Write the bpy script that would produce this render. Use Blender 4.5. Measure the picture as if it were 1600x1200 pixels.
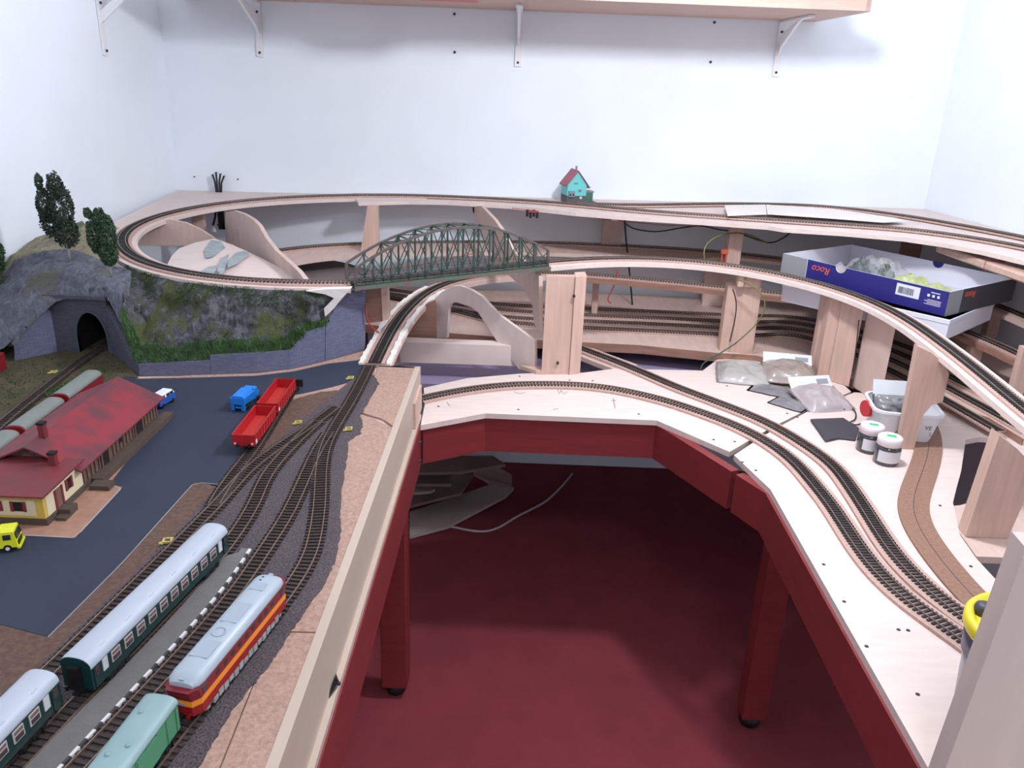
import bpy, bmesh, math, random
from mathutils import Vector, Matrix
random.seed(7)
for o in list(bpy.data.objects): bpy.data.objects.remove(o)
SC = bpy.context.scene
COL = SC.collection

# ------------------------------------------------------------------ camera
F_PX = 1270.0
PITCH = math.radians(20.8)
ROLL = math.radians(2.2)
CAM = Vector((0, 0, 1.30))
FW = Vector((0, math.cos(PITCH), -math.sin(PITCH)))
_u0 = Vector((0, math.sin(PITCH), math.cos(PITCH)))
_r0 = Vector((1, 0, 0))
RT = _r0*math.cos(ROLL) + _u0*math.sin(ROLL)
UP = -_r0*math.sin(ROLL) + _u0*math.cos(ROLL)
cd = bpy.data.cameras.new('camera')
cam = bpy.data.objects.new('camera', cd); COL.objects.link(cam)
m3 = Matrix((RT, UP, -FW)).transposed()
cam.matrix_world = Matrix.Translation(CAM) @ m3.to_4x4()
cd.sensor_width = 36.0; cd.lens = F_PX/1600*36.0; cd.clip_start = .02; cd.clip_end = 50
SC.camera = cam

# ------------------------------------------------------------------ light and exposure
SC.view_settings.view_transform = 'Standard'
SC.view_settings.look = 'None'
SC.view_settings.gamma = 1.0
SC.view_settings.use_curve_mapping = False
SC.view_settings.exposure = 0.06
W = bpy.data.worlds.new('world'); SC.world = W; W.use_nodes = True
W.node_tree.nodes['Background'].inputs[0].default_value = (.8, .85, 1, 1)
W.node_tree.nodes['Background'].inputs[1].default_value = .05
CEIL_Z = 2.42
LAMP = Vector((.42, 1.45, 1.70))            # bulb of the pendant lamp, modelled with the room below
LAMP_R, LAMP_STRENGTH = .06, 305.0
CEIL_FILL = (.25, -.60, .60, .30)            # weak fill light added on the ceiling behind the camera, out of view
ld = bpy.data.lights.new('ceiling_fill_light', 'AREA'); ld.shape = 'RECTANGLE'
ld.size = CEIL_FILL[2]; ld.size_y = CEIL_FILL[3]; ld.energy = 17.0; ld.color = (.94, .97, 1.0)
lo = bpy.data.objects.new('ceiling_fill_light', ld); COL.objects.link(lo); lo.location = (CEIL_FILL[0], CEIL_FILL[1], CEIL_Z-.075)

# ------------------------------------------------------------------ pixel -> place
def ray(x, y): return FW + RT*((x-800)/F_PX) - UP*((y-600)/F_PX)
def px(x, y, z):
    d = ray(x, y); t = (z-CAM.z)/d.z; return Vector((d.x*t, d.y*t, z))
def py(x, y, Y):
    d = ray(x, y); t = Y/d.y; return Vector((d.x*t, Y, CAM.z+d.z*t))

# ------------------------------------------------------------------ materials
def lin(c):
    f = lambda v: (v/255/12.92) if v/255 <= .04045 else ((v/255+.055)/1.055)**2.4
    return (f(c[0]), f(c[1]), f(c[2]), 1)
MATS = {}
def mat(name, col, rough=.6, var=0.0, scale=30, stretch=(1,1,1), bump=0.0, bscale=None, metal=0.0, col2=None, alpha=None, trans=None, emit=None, detail=4, coat=0, sharp=None):
    if name in MATS: return MATS[name]
    m = bpy.data.materials.new(name); m.use_nodes = True
    nt = m.node_tree; b = nt.nodes['Principled BSDF']
    b.inputs['Roughness'].default_value = rough; b.inputs['Metallic'].default_value = metal
    b.inputs['Base Color'].default_value = lin(col)
    if coat: b.inputs['Coat Weight'].default_value = coat
    if trans is not None: b.inputs['Transmission Weight'].default_value = trans
    if alpha is not None: b.inputs['Alpha'].default_value = alpha
    if emit is not None:
        b.inputs['Emission Color'].default_value = lin(col); b.inputs['Emission Strength'].default_value = emit
    tc = nt.nodes.new('ShaderNodeTexCoord'); mp = nt.nodes.new('ShaderNodeMapping')
    nt.links.new(tc.outputs['Object'], mp.inputs[0]); mp.inputs['Scale'].default_value = stretch
    if var or col2:
        n = nt.nodes.new('ShaderNodeTexNoise'); n.inputs['Scale'].default_value = scale; n.inputs['Detail'].default_value = detail
        nt.links.new(mp.outputs[0], n.inputs['Vector'])
        r = nt.nodes.new('ShaderNodeValToRGB')
        c = lin(col)
        if col2: c2 = lin(col2); lo, hi = c, c2
        else:
            lo = tuple(max(0, v*(1-var)) for v in c[:3])+(1,); hi = tuple(min(1, v*(1+var)) for v in c[:3])+(1,)
        s = sharp or .22
        r.color_ramp.elements[0].position = .5-s; r.color_ramp.elements[1].position = .5+s
        r.color_ramp.elements[0].color = lo; r.color_ramp.elements[1].color = hi
        nt.links.new(n.outputs['Fac'], r.inputs[0]); nt.links.new(r.outputs[0], b.inputs['Base Color'])
    if bump:
        n2 = nt.nodes.new('ShaderNodeTexNoise'); n2.inputs['Scale'].default_value = bscale or scale; n2.inputs['Detail'].default_value = 6
        nt.links.new(mp.outputs[0], n2.inputs['Vector'])
        bp = nt.nodes.new('ShaderNodeBump'); bp.inputs['Strength'].default_value = bump; bp.inputs['Distance'].default_value = .004
        nt.links.new(n2.outputs['Fac'], bp.inputs['Height']); nt.links.new(bp.outputs[0], b.inputs['Normal'])
    MATS[name] = m; return m

mat('wall', (238, 245, 253), .8, var=.02, scale=6, bump=.05, bscale=60)
mat('ceiling', (235, 235, 235), .9)
mat('carpet', (132, 50, 60), .95, var=.12, scale=9, bump=.6, bscale=500)
mat('red_paint', (128, 46, 48), .45, var=.10, scale=30, stretch=(.3,.3,4), bump=.08)
mat('plywood', (224, 206, 200), .6, var=.05, scale=14, stretch=(1,6,1), bump=.03)
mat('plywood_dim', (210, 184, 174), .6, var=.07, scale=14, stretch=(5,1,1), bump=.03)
mat('ply_edge', (176, 150, 134), .7, var=.2, scale=60, stretch=(.2,.2,9))
mat('wood_v', (204, 172, 158), .55, var=.12, scale=22, stretch=(4,4,.35), bump=.03)
mat('wood_h', (204, 172, 158), .55, var=.12, scale=22, stretch=(.35,4,4), bump=.03)
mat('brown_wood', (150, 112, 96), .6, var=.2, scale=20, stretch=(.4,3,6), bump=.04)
mat('cork_bed', (192, 160, 150), .85, var=.14, scale=260, bump=.3, bscale=400)
mat('cork_brown', (146, 112, 96), .85, var=.16, scale=160, bump=.3, bscale=400)
mat('cork_sheet', (172, 140, 126), .85, var=.22, scale=200, bump=.35, bscale=420)
mat('rail', (150, 138, 132), .3, metal=.6)
mat('rail_rust', (150, 130, 118), .3, metal=.6)
mat('sleeper', (42, 36, 35), .6)
mat('sleeper_brown', (58, 47, 44), .7)
mat('black', (22, 22, 24), .5)
mat('metal_dark', (70, 68, 70), .4, metal=.7)
mat('white_plastic', (236, 236, 240), .4)
mat('fascia', (190, 172, 158), .55, var=.05, scale=8, stretch=(1,.3,2), bump=.03)
mat('plaster', (236, 230, 224), .8, bump=.4, bscale=90)
mat('pencil', (70, 62, 60), .8)

# ------------------------------------------------------------------ mesh builder
class MB:
    def __init__(s): s.v = []; s.f = []; s.sm = []
    def add(s, vs, fs, smooth=False):
        o = len(s.v); s.v += [tuple(p) for p in vs]
        for f in fs: s.f.append(tuple(i+o for i in f)); s.sm.append(smooth)
        return s
    def box(s, c, size, rz=0, M=None):
        c = Vector(c); h = [v/2 for v in size]
        R = Matrix.Rotation(rz, 3, 'Z') if M is None else M
        vs = [c + R @ Vector((sx*h[0], sy*h[1], sz*h[2])) for sx in (-1,1) for sy in (-1,1) for sz in (-1,1)]
        return s.add(vs, [(0,1,3,2),(4,6,7,5),(0,4,5,1),(2,3,7,6),(0,2,6,4),(1,5,7,3)])
    def bar(s, p, q, w, h, up=(0,0,1)):
        p, q = Vector(p), Vector(q); d = (q-p).normalized(); u = Vector(up)
        if abs(d.dot(u)) > .98: u = Vector((0,1,0))
        a = d.cross(u).normalized(); b = a.cross(d)
        vs = [k + a*(i*w/2) + b*(j*h/2) for k in (p, q) for i in (-1,1) for j in (-1,1)]
        return s.add(vs, [(0,1,3,2),(4,6,7,5),(0,4,5,1),(2,3,7,6),(0,2,6,4),(1,5,7,3)])
    def prism(s, top, thick=None, bottom=None, d=(0,0,-1)):
        top = [Vector(p) for p in top]; n = len(top)
        bot = [Vector(p) for p in bottom] if bottom else [p + Vector(d)*thick for p in top]
        fs = [tuple(range(n)), tuple(range(2*n-1, n-1, -1))]
        fs += [(i, i+n, (i+1) % n + n, (i+1) % n) for i in range(n)]
        return s.add(top+bot, fs)
    def tube(s, path, r, n=8, cap=True):
        P = [Vector(p) for p in path]; rs = r if isinstance(r, (list, tuple)) else [r]*len(P)
        vs = []; fs = []; a = None
        for i, p in enumerate(P):
            d = (P[min(i+1, len(P)-1)] - P[max(i-1, 0)])
            d = d.normalized() if d.length > 1e-9 else Vector((0,0,1))
            if a is None:
                a = d.cross(Vector((0,0,1)))
                if a.length < .05: a = d.cross(Vector((0,1,0)))
            a = (a - d*a.dot(d)).normalized(); b = d.cross(a)
            for k in range(n):
                t = 2*math.pi*k/n; vs.append(p + (a*math.cos(t) + b*math.sin(t))*rs[i])
        for i in range(len(P)-1):
            for k in range(n): fs.append((i*n+k, i*n+(k+1) % n, (i+1)*n+(k+1) % n, (i+1)*n+k))
        s.add(vs, fs, True)
        if cap:
            o = len(s.v)-len(vs); s.f.append(tuple(o+k for k in range(n-1,-1,-1))); s.sm.append(False)
            s.f.append(tuple(o+(len(P)-1)*n+k for k in range(n))); s.sm.append(False)
        return s
    def lathe(s, c, prof, n=24, cap=True, smooth=True):
        c = Vector(c); vs = []; fs = []
        for r, z in prof:
            for k in range(n): t = 2*math.pi*k/n; vs.append(c + Vector((r*math.cos(t), r*math.sin(t), z)))
        for i in range(len(prof)-1):
            for k in range(n): fs.append((i*n+k, i*n+(k+1) % n, (i+1)*n+(k+1) % n, (i+1)*n+k))
        s.add(vs, fs, smooth)
        if cap:
            o = len(s.v)-len(vs); s.f.append(tuple(o+k for k in range(n-1,-1,-1))); s.sm.append(False)
            s.f.append(tuple(o+(len(prof)-1)*n+k for k in range(n))); s.sm.append(False)
        return s
    def strip(s, path, wl, wr, thick):
        # ribbon along a path; top at path z, left/right of the travel direction
        P = [Vector(p) for p in path]; n = len(P); vs = []; fs = []
        for i, p in enumerate(P):
            d = P[min(i+1, n-1)] - P[max(i-1, 0)]; d.z = 0; d.normalize(); a = Vector((-d.y, d.x, 0))
            L = wl[i] if isinstance(wl, (list, tuple)) else wl; R = wr[i] if isinstance(wr, (list, tuple)) else wr
            vs += [p + a*L, p - a*R, p - a*R - Vector((0,0,thick)), p + a*L - Vector((0,0,thick))]
        for i in range(n-1):
            for k in range(4): fs.append((i*4+k, i*4+(k+1) % 4, (i+1)*4+(k+1) % 4, (i+1)*4+k))
        fs += [(3,2,1,0), tuple((n-1)*4+k for k in range(4))]
        return s.add(vs, fs)
    def build(s, name, material, parent=None, bevel=0, loc=None):
        if parent is not None: org = Vector(parent['_o']) if '_o' in parent else Vector((0,0,0))
        elif loc is not None: org = Vector(loc)
        else:
            xs = [p[0] for p in s.v]; ys = [p[1] for p in s.v]; zs = [p[2] for p in s.v]
            org = Vector(((min(xs)+max(xs))/2, (min(ys)+max(ys))/2, min(zs)))
        me = bpy.data.meshes.new(name)
        me.from_pydata([tuple(Vector(p)-org) for p in s.v], [], s.f)
        me.polygons.foreach_set('use_smooth', s.sm)
        bm = bmesh.new(); bm.from_mesh(me); bmesh.ops.recalc_face_normals(bm, faces=bm.faces)
        if bevel: bmesh.ops.bevel(bm, geom=list(bm.edges), offset=bevel, segments=1, affect='EDGES')
        bm.to_mesh(me); bm.free()
        if material: me.materials.append(MATS[material] if isinstance(material, str) else material)
        o = bpy.data.objects.new(name, me); COL.objects.link(o)
        if parent is not None:
            o.parent = parent; o['_o'] = tuple(org)
        else:
            o.location = org; o['_o'] = tuple(org)
        return o

def tag(o, label=None, cat=None, group=None, kind=None):
    if label: o['label'] = label
    if cat: o['category'] = cat
    if group: o['group'] = group
    if kind: o['kind'] = kind
    return o
def thing(name, label, cat, loc, group=None, kind=None):
    o = bpy.data.objects.new(name, None); COL.objects.link(o)
    o.empty_display_size = .02
    o.location = loc; o['_o'] = tuple(loc)
    return tag(o, label, cat, group, kind)
def copy_thing(root, loc, rz=None, label=None):
    r = root.copy(); COL.objects.link(r); r.location = loc
    if rz is not None: r.rotation_euler = (0, 0, rz)
    if label: r['label'] = label
    for ch in list(root.children):
        c = ch.copy(); COL.objects.link(c); c.parent = r
        for g in list(ch.children):
            d = g.copy(); COL.objects.link(d); d.parent = c
    return r
def catmull(P, step=.015):
    P = [Vector(p) for p in P]; out = []
    for i in range(len(P)-1):
        p0, p1, p2, p3 = P[max(i-1,0)], P[i], P[i+1], P[min(i+2, len(P)-1)]
        n = max(2, int((p2-p1).length/.004))
        for k in range(n):
            t = k/n
            out.append(.5*((2*p1) + (p2-p0)*t + (2*p0-5*p1+4*p2-p3)*t*t + (3*p1-p0-3*p2+p3)*t**3))
    out.append(P[-1])
    return resample(out, step)
def resample(P, step):
    P = [Vector(p) for p in P]; out = [P[0]]; acc = 0
    for a, b in zip(P, P[1:]):
        L = (b-a).length
        if L < 1e-9: continue
        pos = step-acc
        while pos <= L:
            out.append(a.lerp(b, pos/L)); pos += step
        acc = (acc+L) % step if (acc+L) >= step else acc+L
    if (out[-1]-P[-1]).length > step*.3: out.append(P[-1])
    return out
def smooth(P, n=6):
    P = [Vector(p) for p in P]
    for _ in range(n):
        P = [P[0]] + [(P[i-1]+2*P[i]+P[i+1])/4 for i in range(1, len(P)-1)] + [P[-1]]
    return P
def offset(P, d):
    out = []
    for i, p in enumerate(P):
        t = P[min(i+1, len(P)-1)] - P[max(i-1, 0)]; t.z = 0; t.normalize()
        out.append(p + Vector((-t.y, t.x, 0))*d)
    return out
def pxpath(pts, sm=30, step=.015):
    # pixel points with a height each -> smoothed path
    return resample(smooth(catmull([px(x, y, z) for x, y, z in pts], step), sm), step)
SLEEPER_ME = {}
def track(path, label, group=None, ind=0, sleeper='sleeper', rail='rail', parent=None, gauge=.0165, bed=None, name='railway_track', slen=.0285):
    """one length of track: two rails and its sleepers; the nearest `ind` sleepers are objects of their own"""
    root = parent or thing(name, label, 'railway track', path[len(path)//2], group)
    if bed:
        MB().strip([p for p in path], bed[0], bed[0], bed[1]).build('cork_bed', bed[2], root); path = [p + Vector((0,0,.0003)) for p in path]
    S = resample(path, .0082)
    org = Vector(root['_o'])
    idx = sorted(range(len(S)), key=lambda i: (S[i]-CAM).length)[:ind]; near = set(idx)
    rest = MB()
    for i, p in enumerate(S):
        d = S[min(i+1, len(S)-1)] - S[max(i-1, 0)]; rz = math.atan2(d.y, d.x)
        c = p + Vector((0,0,.001))
        if i in near:
            key = sleeper
            if key not in SLEEPER_ME:
                b = MB().box((0,0,0), (.0037, slen, .002)); me = bpy.data.meshes.new('sleeper'); me.from_pydata(b.v, [], b.f); me.materials.append(MATS[sleeper]); SLEEPER_ME[key] = me
            o = bpy.data.objects.new('sleeper', SLEEPER_ME[key]); COL.objects.link(o); o.parent = root
            o.location = c - org; o.rotation_euler = (0,0,rz)
        else: rest.box(c, (.0037, slen, .002), rz)
    if rest.v: tag(rest.build('sleepers', sleeper, root), kind='stuff')
    for sgn in (-1, 1):
        MB().strip([p + Vector((0,0,.0042)) for p in offset(path, sgn*gauge/2)], .0006, .0006, .0024).build('rail', rail, root)
    return root
def plank(name, label, cat, pts, depth, material, d=None, group=None, parent=None, bevel=0):
    """flat board: outline in the world, pushed back along d"""
    m = MB().prism(pts, depth, d=d or (0,1,0)); o = m.build(name, material, parent, bevel)
    if parent is None: tag(o, label, cat, group)
    return o

# ================================================================== the room
FLOOR = -.05
WB = 2.73                                   # back wall
LWX = lambda Y: -1.130 + .025*(Y-2.70)      # left wall
RWX = lambda Y: 1.335 - .136*(Y-2.73)       # right wall runs slightly skew
REAR = -1.6
def quadslab(name, pts, material, d, t=.06):
    return tag(MB().prism(pts, t, d=d).build(name, material), kind='structure')
quadslab('floor', [(LWX(REAR)-.1, REAR-.1, FLOOR), (RWX(REAR)+.1, REAR-.1, FLOOR), (RWX(WB)+.1, WB+.1, FLOOR), (LWX(WB)-.1, WB+.1, FLOOR)], 'carpet', (0,0,-1))
quadslab('ceiling', [(LWX(REAR)-.1, REAR-.1, CEIL_Z), (RWX(REAR)+.1, REAR-.1, CEIL_Z), (RWX(WB)+.1, WB+.1, CEIL_Z), (LWX(WB)-.1, WB+.1, CEIL_Z)], 'ceiling', (0,0,1))
quadslab('wall_back', [(LWX(WB)-.1, WB, FLOOR), (RWX(WB)+.1, WB, FLOOR), (RWX(WB)+.1, WB, CEIL_Z), (LWX(WB)-.1, WB, CEIL_Z)], 'wall', (0,1,0))
quadslab('wall_left', [(LWX(REAR), REAR, FLOOR), (LWX(WB), WB, FLOOR), (LWX(WB), WB, CEIL_Z), (LWX(REAR), REAR, CEIL_Z)], 'wall', (-1,0,0))
quadslab('wall_right', [(RWX(REAR), REAR, FLOOR), (RWX(WB), WB, FLOOR), (RWX(WB), WB, CEIL_Z), (RWX(REAR), REAR, CEIL_Z)], 'wall', (1,0,0))
quadslab('wall_rear', [(LWX(REAR)-.1, REAR, FLOOR), (RWX(REAR)+.1, REAR, FLOOR), (RWX(REAR)+.1, REAR, CEIL_Z), (LWX(REAR)-.1, REAR, CEIL_Z)], 'wall', (0,-1,0))
mat('lamp_glow', (246, 249, 255), .5, emit=LAMP_STRENGTH)
t = thing('pendant_lamp', 'bare white globe pendant lamp hanging above the layout', 'lamp', LAMP)
MB().lathe(LAMP, [(max(.001, LAMP_R*math.sin(math.pi*k/14)), -LAMP_R*math.cos(math.pi*k/14)) for k in range(15)], 24).build('globe', 'lamp_glow', t)
MB().lathe(LAMP + Vector((0,0,LAMP_R)), [(.018, 0), (.018, .05), (.006, .06)], 16).build('socket', 'white_plastic', t)
MB().tube([LAMP + Vector((0,0,LAMP_R+.05)), Vector((LAMP.x, LAMP.y, CEIL_Z))], .004, 8).build('cord', 'white_plastic', t)
MB().lathe((LAMP.x, LAMP.y, CEIL_Z-.03), [(.05, 0), (.05, .03)], 20).build('ceiling_rose', 'white_plastic', t)

mat('fill_glow', (255, 250, 250), .5, emit=2.0)
t = thing('fill_light_panel', 'added fill light panel on the ceiling behind the camera, out of view', 'lamp', (CEIL_FILL[0], CEIL_FILL[1], CEIL_Z-.06))  # unseen panel added to go with the fill light
MB().box((CEIL_FILL[0], CEIL_FILL[1], CEIL_Z-.02), (CEIL_FILL[2]+.04, CEIL_FILL[3]+.04, .04)).build('housing', 'white_plastic', t)
MB().box((CEIL_FILL[0], CEIL_FILL[1], CEIL_Z-.05), (CEIL_FILL[2], CEIL_FILL[3], .02)).build('fill_emitter', 'fill_glow', t)

# wall holes left by old screws
mat('hole', (60, 58, 66), .9)
for (x, y, lab) in ((710, 22, 'dark screw stub in the back wall, upper one left of the middle bracket'), (710.5, 81.5, 'dark screw hole in the back wall, lower one left of the middle bracket'), (1116, 35, 'dark screw hole in the back wall, upper one left of the end bracket'), (1110, 97, 'dark screw hole in the back wall, lower one left of the end bracket'), (304, 276, 'tiny screw hole in the back wall near the room corner'), (372, 280, 'tiny screw hole in the back wall right of the black cable bundle')):
    p = py(x, y, WB); r = .0042 if y < 200 else .0022
    tag(MB().tube([(p.x, WB-.004, p.z), (p.x, WB-.0005, p.z)], r, 8).build('screw_hole', 'hole'), lab, 'screw hole')

# wall shelf with its brackets
zsh = 1.485
t = thing('wall_shelf', 'long pale wooden shelf on white brackets high on the back wall', 'shelf', (0, 2.5, zsh))
MB().prism([(-1.05, 2.29, zsh+.03), (.865, 2.29, zsh+.03), (.885, 2.31, zsh+.03), (.885, WB-.001, zsh+.03), (-1.05, WB-.001, zsh+.03)], .03).build('board', 'wood_h', t)
for bx in (-.825, -.02, .785):
    m = MB()
    m.box((bx, WB-.004, (1.325+zsh)/2), (.020, .006, zsh-1.325))
    m.box((bx, WB-.14, zsh-.004), (.020, .27, .006))
    pts = [(bx-.004, WB-.008, 1.385), (bx-.004, WB-.03, 1.41), (bx-.004, WB-.17, zsh-.012), (bx-.004, WB-.20, zsh-.007), (bx-.004, WB-.17, zsh-.007), (bx-.004, WB-.06, zsh-.03), (bx-.004, WB-.02, 1.44), (bx-.004, WB-.008, 1.43)]
    m.prism(pts, .008, d=(1,0,0))
    b = m.build('bracket', 'white_plastic', t)
    for zz in (1.337, zsh-.032):
        MB().tube([(bx, WB-.010, zz), (bx, WB-.0065, zz)], .0038, 8).build('screw', 'hole', b)
# bracket of another shelf on the left wall
yb = 2.36; xb = LWX(yb)
t = thing('shelf_bracket', 'single white bracket screwed to the left wall', 'bracket', (xb+.004, yb, 1.31))
m = MB(); m.box((xb+.004, yb, 1.41), (.006, .02, .20)); m.box((xb+.1, yb, 1.507), (.2, .02, .006)); m.prism([(xb+.006, yb-.004, 1.39), (xb+.14, yb-.004, 1.505), (xb+.12, yb-.004, 1.505), (xb+.006, yb-.004, 1.42)], .008, d=(0,1,0))
m.build('bracket_body', 'white_plastic', t)
for zz in (1.322, 1.44): MB().tube([(xb+.0075, yb, zz), (xb+.011, yb, zz)], .0036, 8).build('screw', 'hole', t)
mat('red_box', (206, 92, 84), .5)
mat('brown_box', (120, 84, 70), .6)
tag(MB().box((-.205, 2.30, zsh-.006), (.155, .10, .010)).build('storage_tray', 'red_box'), 'flat red tray fixed under the front of the wall shelf', 'tray')
tag(MB().box((.74, 2.345, zsh+.03+.03), (.13, .10, .06)).build('cardboard_box', 'brown_box'), 'brown cardboard box on the end of the wall shelf', 'box')

# ================================================================== table frames, decks, boards
ZS, ZP = .70, .60
RB, RT_ = .505, .588
def rail_piece(p, q, z0, z1, t, name, mtl, parent, inset=0):
    p, q = Vector((p[0], p[1], 0)), Vector((q[0], q[1], 0)); d = (q-p).normalized(); n = Vector((-d.y, d.x, 0))
    a, b = p + n*inset, q + n*inset
    return MB().prism([a+Vector((0,0,z1)), b+Vector((0,0,z1)), b+n*t+Vector((0,0,z1)), a+n*t+Vector((0,0,z1))], z1-z0).build(name, mtl, parent)
def leg(x, y, s, top, parent):
    l = MB().box((x, y, (FLOOR+.03+top)/2), (s, s, top-FLOOR-.03)).build('leg', 'red_paint', parent, .002)
    MB().lathe((x, y, FLOOR), [(.012,0),(.022,.004),(.024,.016),(.018,.03)], 16).build('foot', 'black', l)
XL, XR = -.190, .468
# left frame
t = thing('table_frame', 'dark red painted table frame under the station board', 'table frame', (XL-.3, 1.0, FLOOR))
rail_piece((XL, .25), (XL, 1.575), RB, .602, .02, 'front_rail', 'red_paint', t)
rail_piece((XL-.02, 1.575), (-1.0, 1.575), RB, .602, .02, 'end_rail', 'red_paint', t, -.02)
leg(-.242, 1.515, .058, .602, t); leg(-.95, 1.515, .058, .602, t); leg(-.242, .32, .058, .602, t); leg(-.75, .32, .058, .602, t)
for zz in (.575, .532): MB().lathe((XL+.0005, 1.545, zz), [(.006,0),(.004,.003)], 10).build('bolt_head', 'metal_dark', t)
# far frame
c1, c2, c3, c4 = (-.186, 1.585), (-.056, 1.660), (.322, 1.657), (.437, 1.437)
t = thing('table_frame', 'dark red painted table frame across the end of the aisle', 'table frame', (.13, 1.8, FLOOR))
rail_piece(c1, c2, RB, RT_, .02, 'rail', 'red_paint', t); rail_piece(c2, c3, RB, RT_, .02, 'rail', 'red_paint', t); rail_piece(c3, c4, RB, RT_, .02, 'rail', 'red_paint', t)
leg(-.52, 2.58, .058, RT_, t); leg(1.02, 2.5, .058, RT_, t)
# right frame
c5, c6 = (.443, 1.425), (.480, 1.352)
t = thing('table_frame', 'dark red painted table frame under the right plywood board', 'table frame', (.6, 1.0, FLOOR))
rail_piece(c5, c6, RB, RT_, .02, 'rail', 'red_paint', t); rail_piece(c6, (XR, .25), RB, RT_, .02, 'front_rail', 'red_paint', t)
leg(.565, 1.455, .052, RT_, t); leg(.55, .32, .052, RT_, t); leg(1.1, 1.0, .052, RT_, t)
# black leg feet stand on the carpet

# plywood table tops, two sheets with a seam between them
t = thing('plywood_tabletop', 'pale plywood tabletop carrying the lower tracks around the aisle end', 'tabletop', (.4, 1.8, ZP-.012))
seam = [px(1142, 704, ZP), px(1300, 600, ZP)]
far = [Vector((-.190, 1.576, ZP)), Vector((-.056, 1.654, ZP)), Vector((.322, 1.651, ZP))] + [px(1140, 706, ZP), px(1205, 668, ZP), px(1262, 640, ZP), px(1330, 612, ZP)]
far += [px(x, y, ZP) for x, y in ((1300, 585), (1180, 556), (1120, 562), (1098, 579), (1000, 577), (960, 576), (905, 583), (860, 582), (810, 584), (730, 591), (662, 606))] + [Vector((-.195, 1.70, ZP))]
MB().prism(far, .012).build('far_sheet', 'plywood', t)
g = .003
near = [px(1147, 711, ZP), Vector((.486, 1.345, ZP)), Vector((.470, .25, ZP)), Vector((.86, .25, ZP)), Vector((.84, 1.0, ZP))]
near += [px(x, y, ZP) for x, y in ((1562, 912), (1525, 872), (1500, 836), (1489, 785), (1496, 757), (1502, 735), (1509, 687), (1530, 683), (1546, 684), (1600, 715), (1640, 700), (1600, 690), (1545, 655), (1475, 632), (1400, 618), (1335, 613), (1266, 641), (1209, 671))]
MB().prism(near, .012).build('near_sheet', 'plywood', t)
# separate board that carries the far right post
pts = [px(x, y, ZP) for x, y in ((1489.5, 790), (1500, 789), (1545, 776), (1640, 790), (1680, 880), (1600, 872), (1526, 869), (1500, 833))]
tag(MB().prism([p-Vector((0,0,.0005)) for p in pts], .012).build('support_board', 'plywood_dim'), 'small plywood board under the wide post beside the oval hole', 'board')
# hidden yard board
yz = .615
yb_ = [px(x, y, yz) for x, y in ((560, 505), (620, 512), (700, 520), (830, 530), (905, 534), (1000, 539), (1120, 551), (1180, 555), (1300, 582), (1400, 612), (1475, 630), (1545, 652), (1600, 686))]
yb_ = [Vector((-.62, 2.1, yz))] + yb_ + [Vector((RWX(1.5)-.02, 1.5, yz)), Vector((RWX(2.70)-.02, 2.70, yz)), Vector((-.62, 2.70, yz))]
t = thing('yard_board', 'brown edged baseboard of the hidden yard along the back wall', 'baseboard', (.3, 2.4, yz-.02))
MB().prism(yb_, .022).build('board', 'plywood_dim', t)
fr = [p for p in yb_[1:14]]
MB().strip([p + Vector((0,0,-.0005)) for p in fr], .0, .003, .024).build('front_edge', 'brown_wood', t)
mat('grey_shelf', (150, 138, 168), .6)
tag(MB().box((.3, 2.28, .545), (1.3, .66, .012)).build('lower_shelf', 'grey_shelf'), 'dull violet grey shelf board under the hidden yard', 'shelf')

# ================================================================== tracks on the plywood
def onply(pts, z): return [(x, y, z) for x, y in pts]
D1 = onply([(655, 624), (662, 622), (700, 614), (750, 606), (800, 601), (850, 600), (900, 601), (950, 606), (1000, 616), (1050, 629), (1100, 646), (1150, 665), (1200, 691), (1240, 720), (1270, 754), (1300, 791), (1325, 830), (1350, 867), (1375, 898), (1400, 922), (1433, 949), (1491, 988), (1521, 1011), (1570, 1045)], ZP+.005)
D2 = onply([(880, 534), (902, 542), (950, 560), (1000, 580), (1050, 602), (1100, 621), (1150, 640), (1200, 661), (1250, 690), (1300, 725), (1325, 756), (1350, 793), (1375, 833), (1400, 869), (1437, 908), (1475, 940), (1515, 970), (1570, 1005)], ZP+.005)
d1 = pxpath(D1, 10); d2 = pxpath(D2, 10)
track(d1, 'lower track nearest the aisle on the plywood tabletop', ind=190, bed=(.0225, .0047, 'cork_bed'))
track(d2, 'lower track running under the tall pillar beside the aisle track', ind=190, bed=(.0225, .0047, 'cork_bed'))
# plywood tongue that carries the second track towards the pillar
pp = pxpath(onply([(850, 522), (880, 534), (902, 542), (950, 560), (985, 573)], ZP-.0005), 4)
tag(MB().strip(pp, .028, .05, .012).build('track_tongue', 'plywood_dim'), 'plywood tongue carrying the track over the dark opening', 'board')
# bare cork roadbed with pencil line
E_ = onply([(1420, 632), (1440, 652), (1450, 675), (1451, 702), (1443, 732), (1432, 762), (1426, 790), (1435, 822), (1456, 855), (1487, 895), (1532, 944), (1580, 990)], ZP+.004)
e = pxpath(E_, 8)
t = thing('cork_roadbed', 'bare brown cork roadbed with a pencilled centre line', 'roadbed', e[len(e)//2])
MB().strip(e, .026, .026, .0038).build('cork_strip', 'cork_brown', t)
MB().strip([p+Vector((0,0,.0003)) for p in e], .0005, .0005, .0004).build('pencil_line', 'pencil', t)

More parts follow.
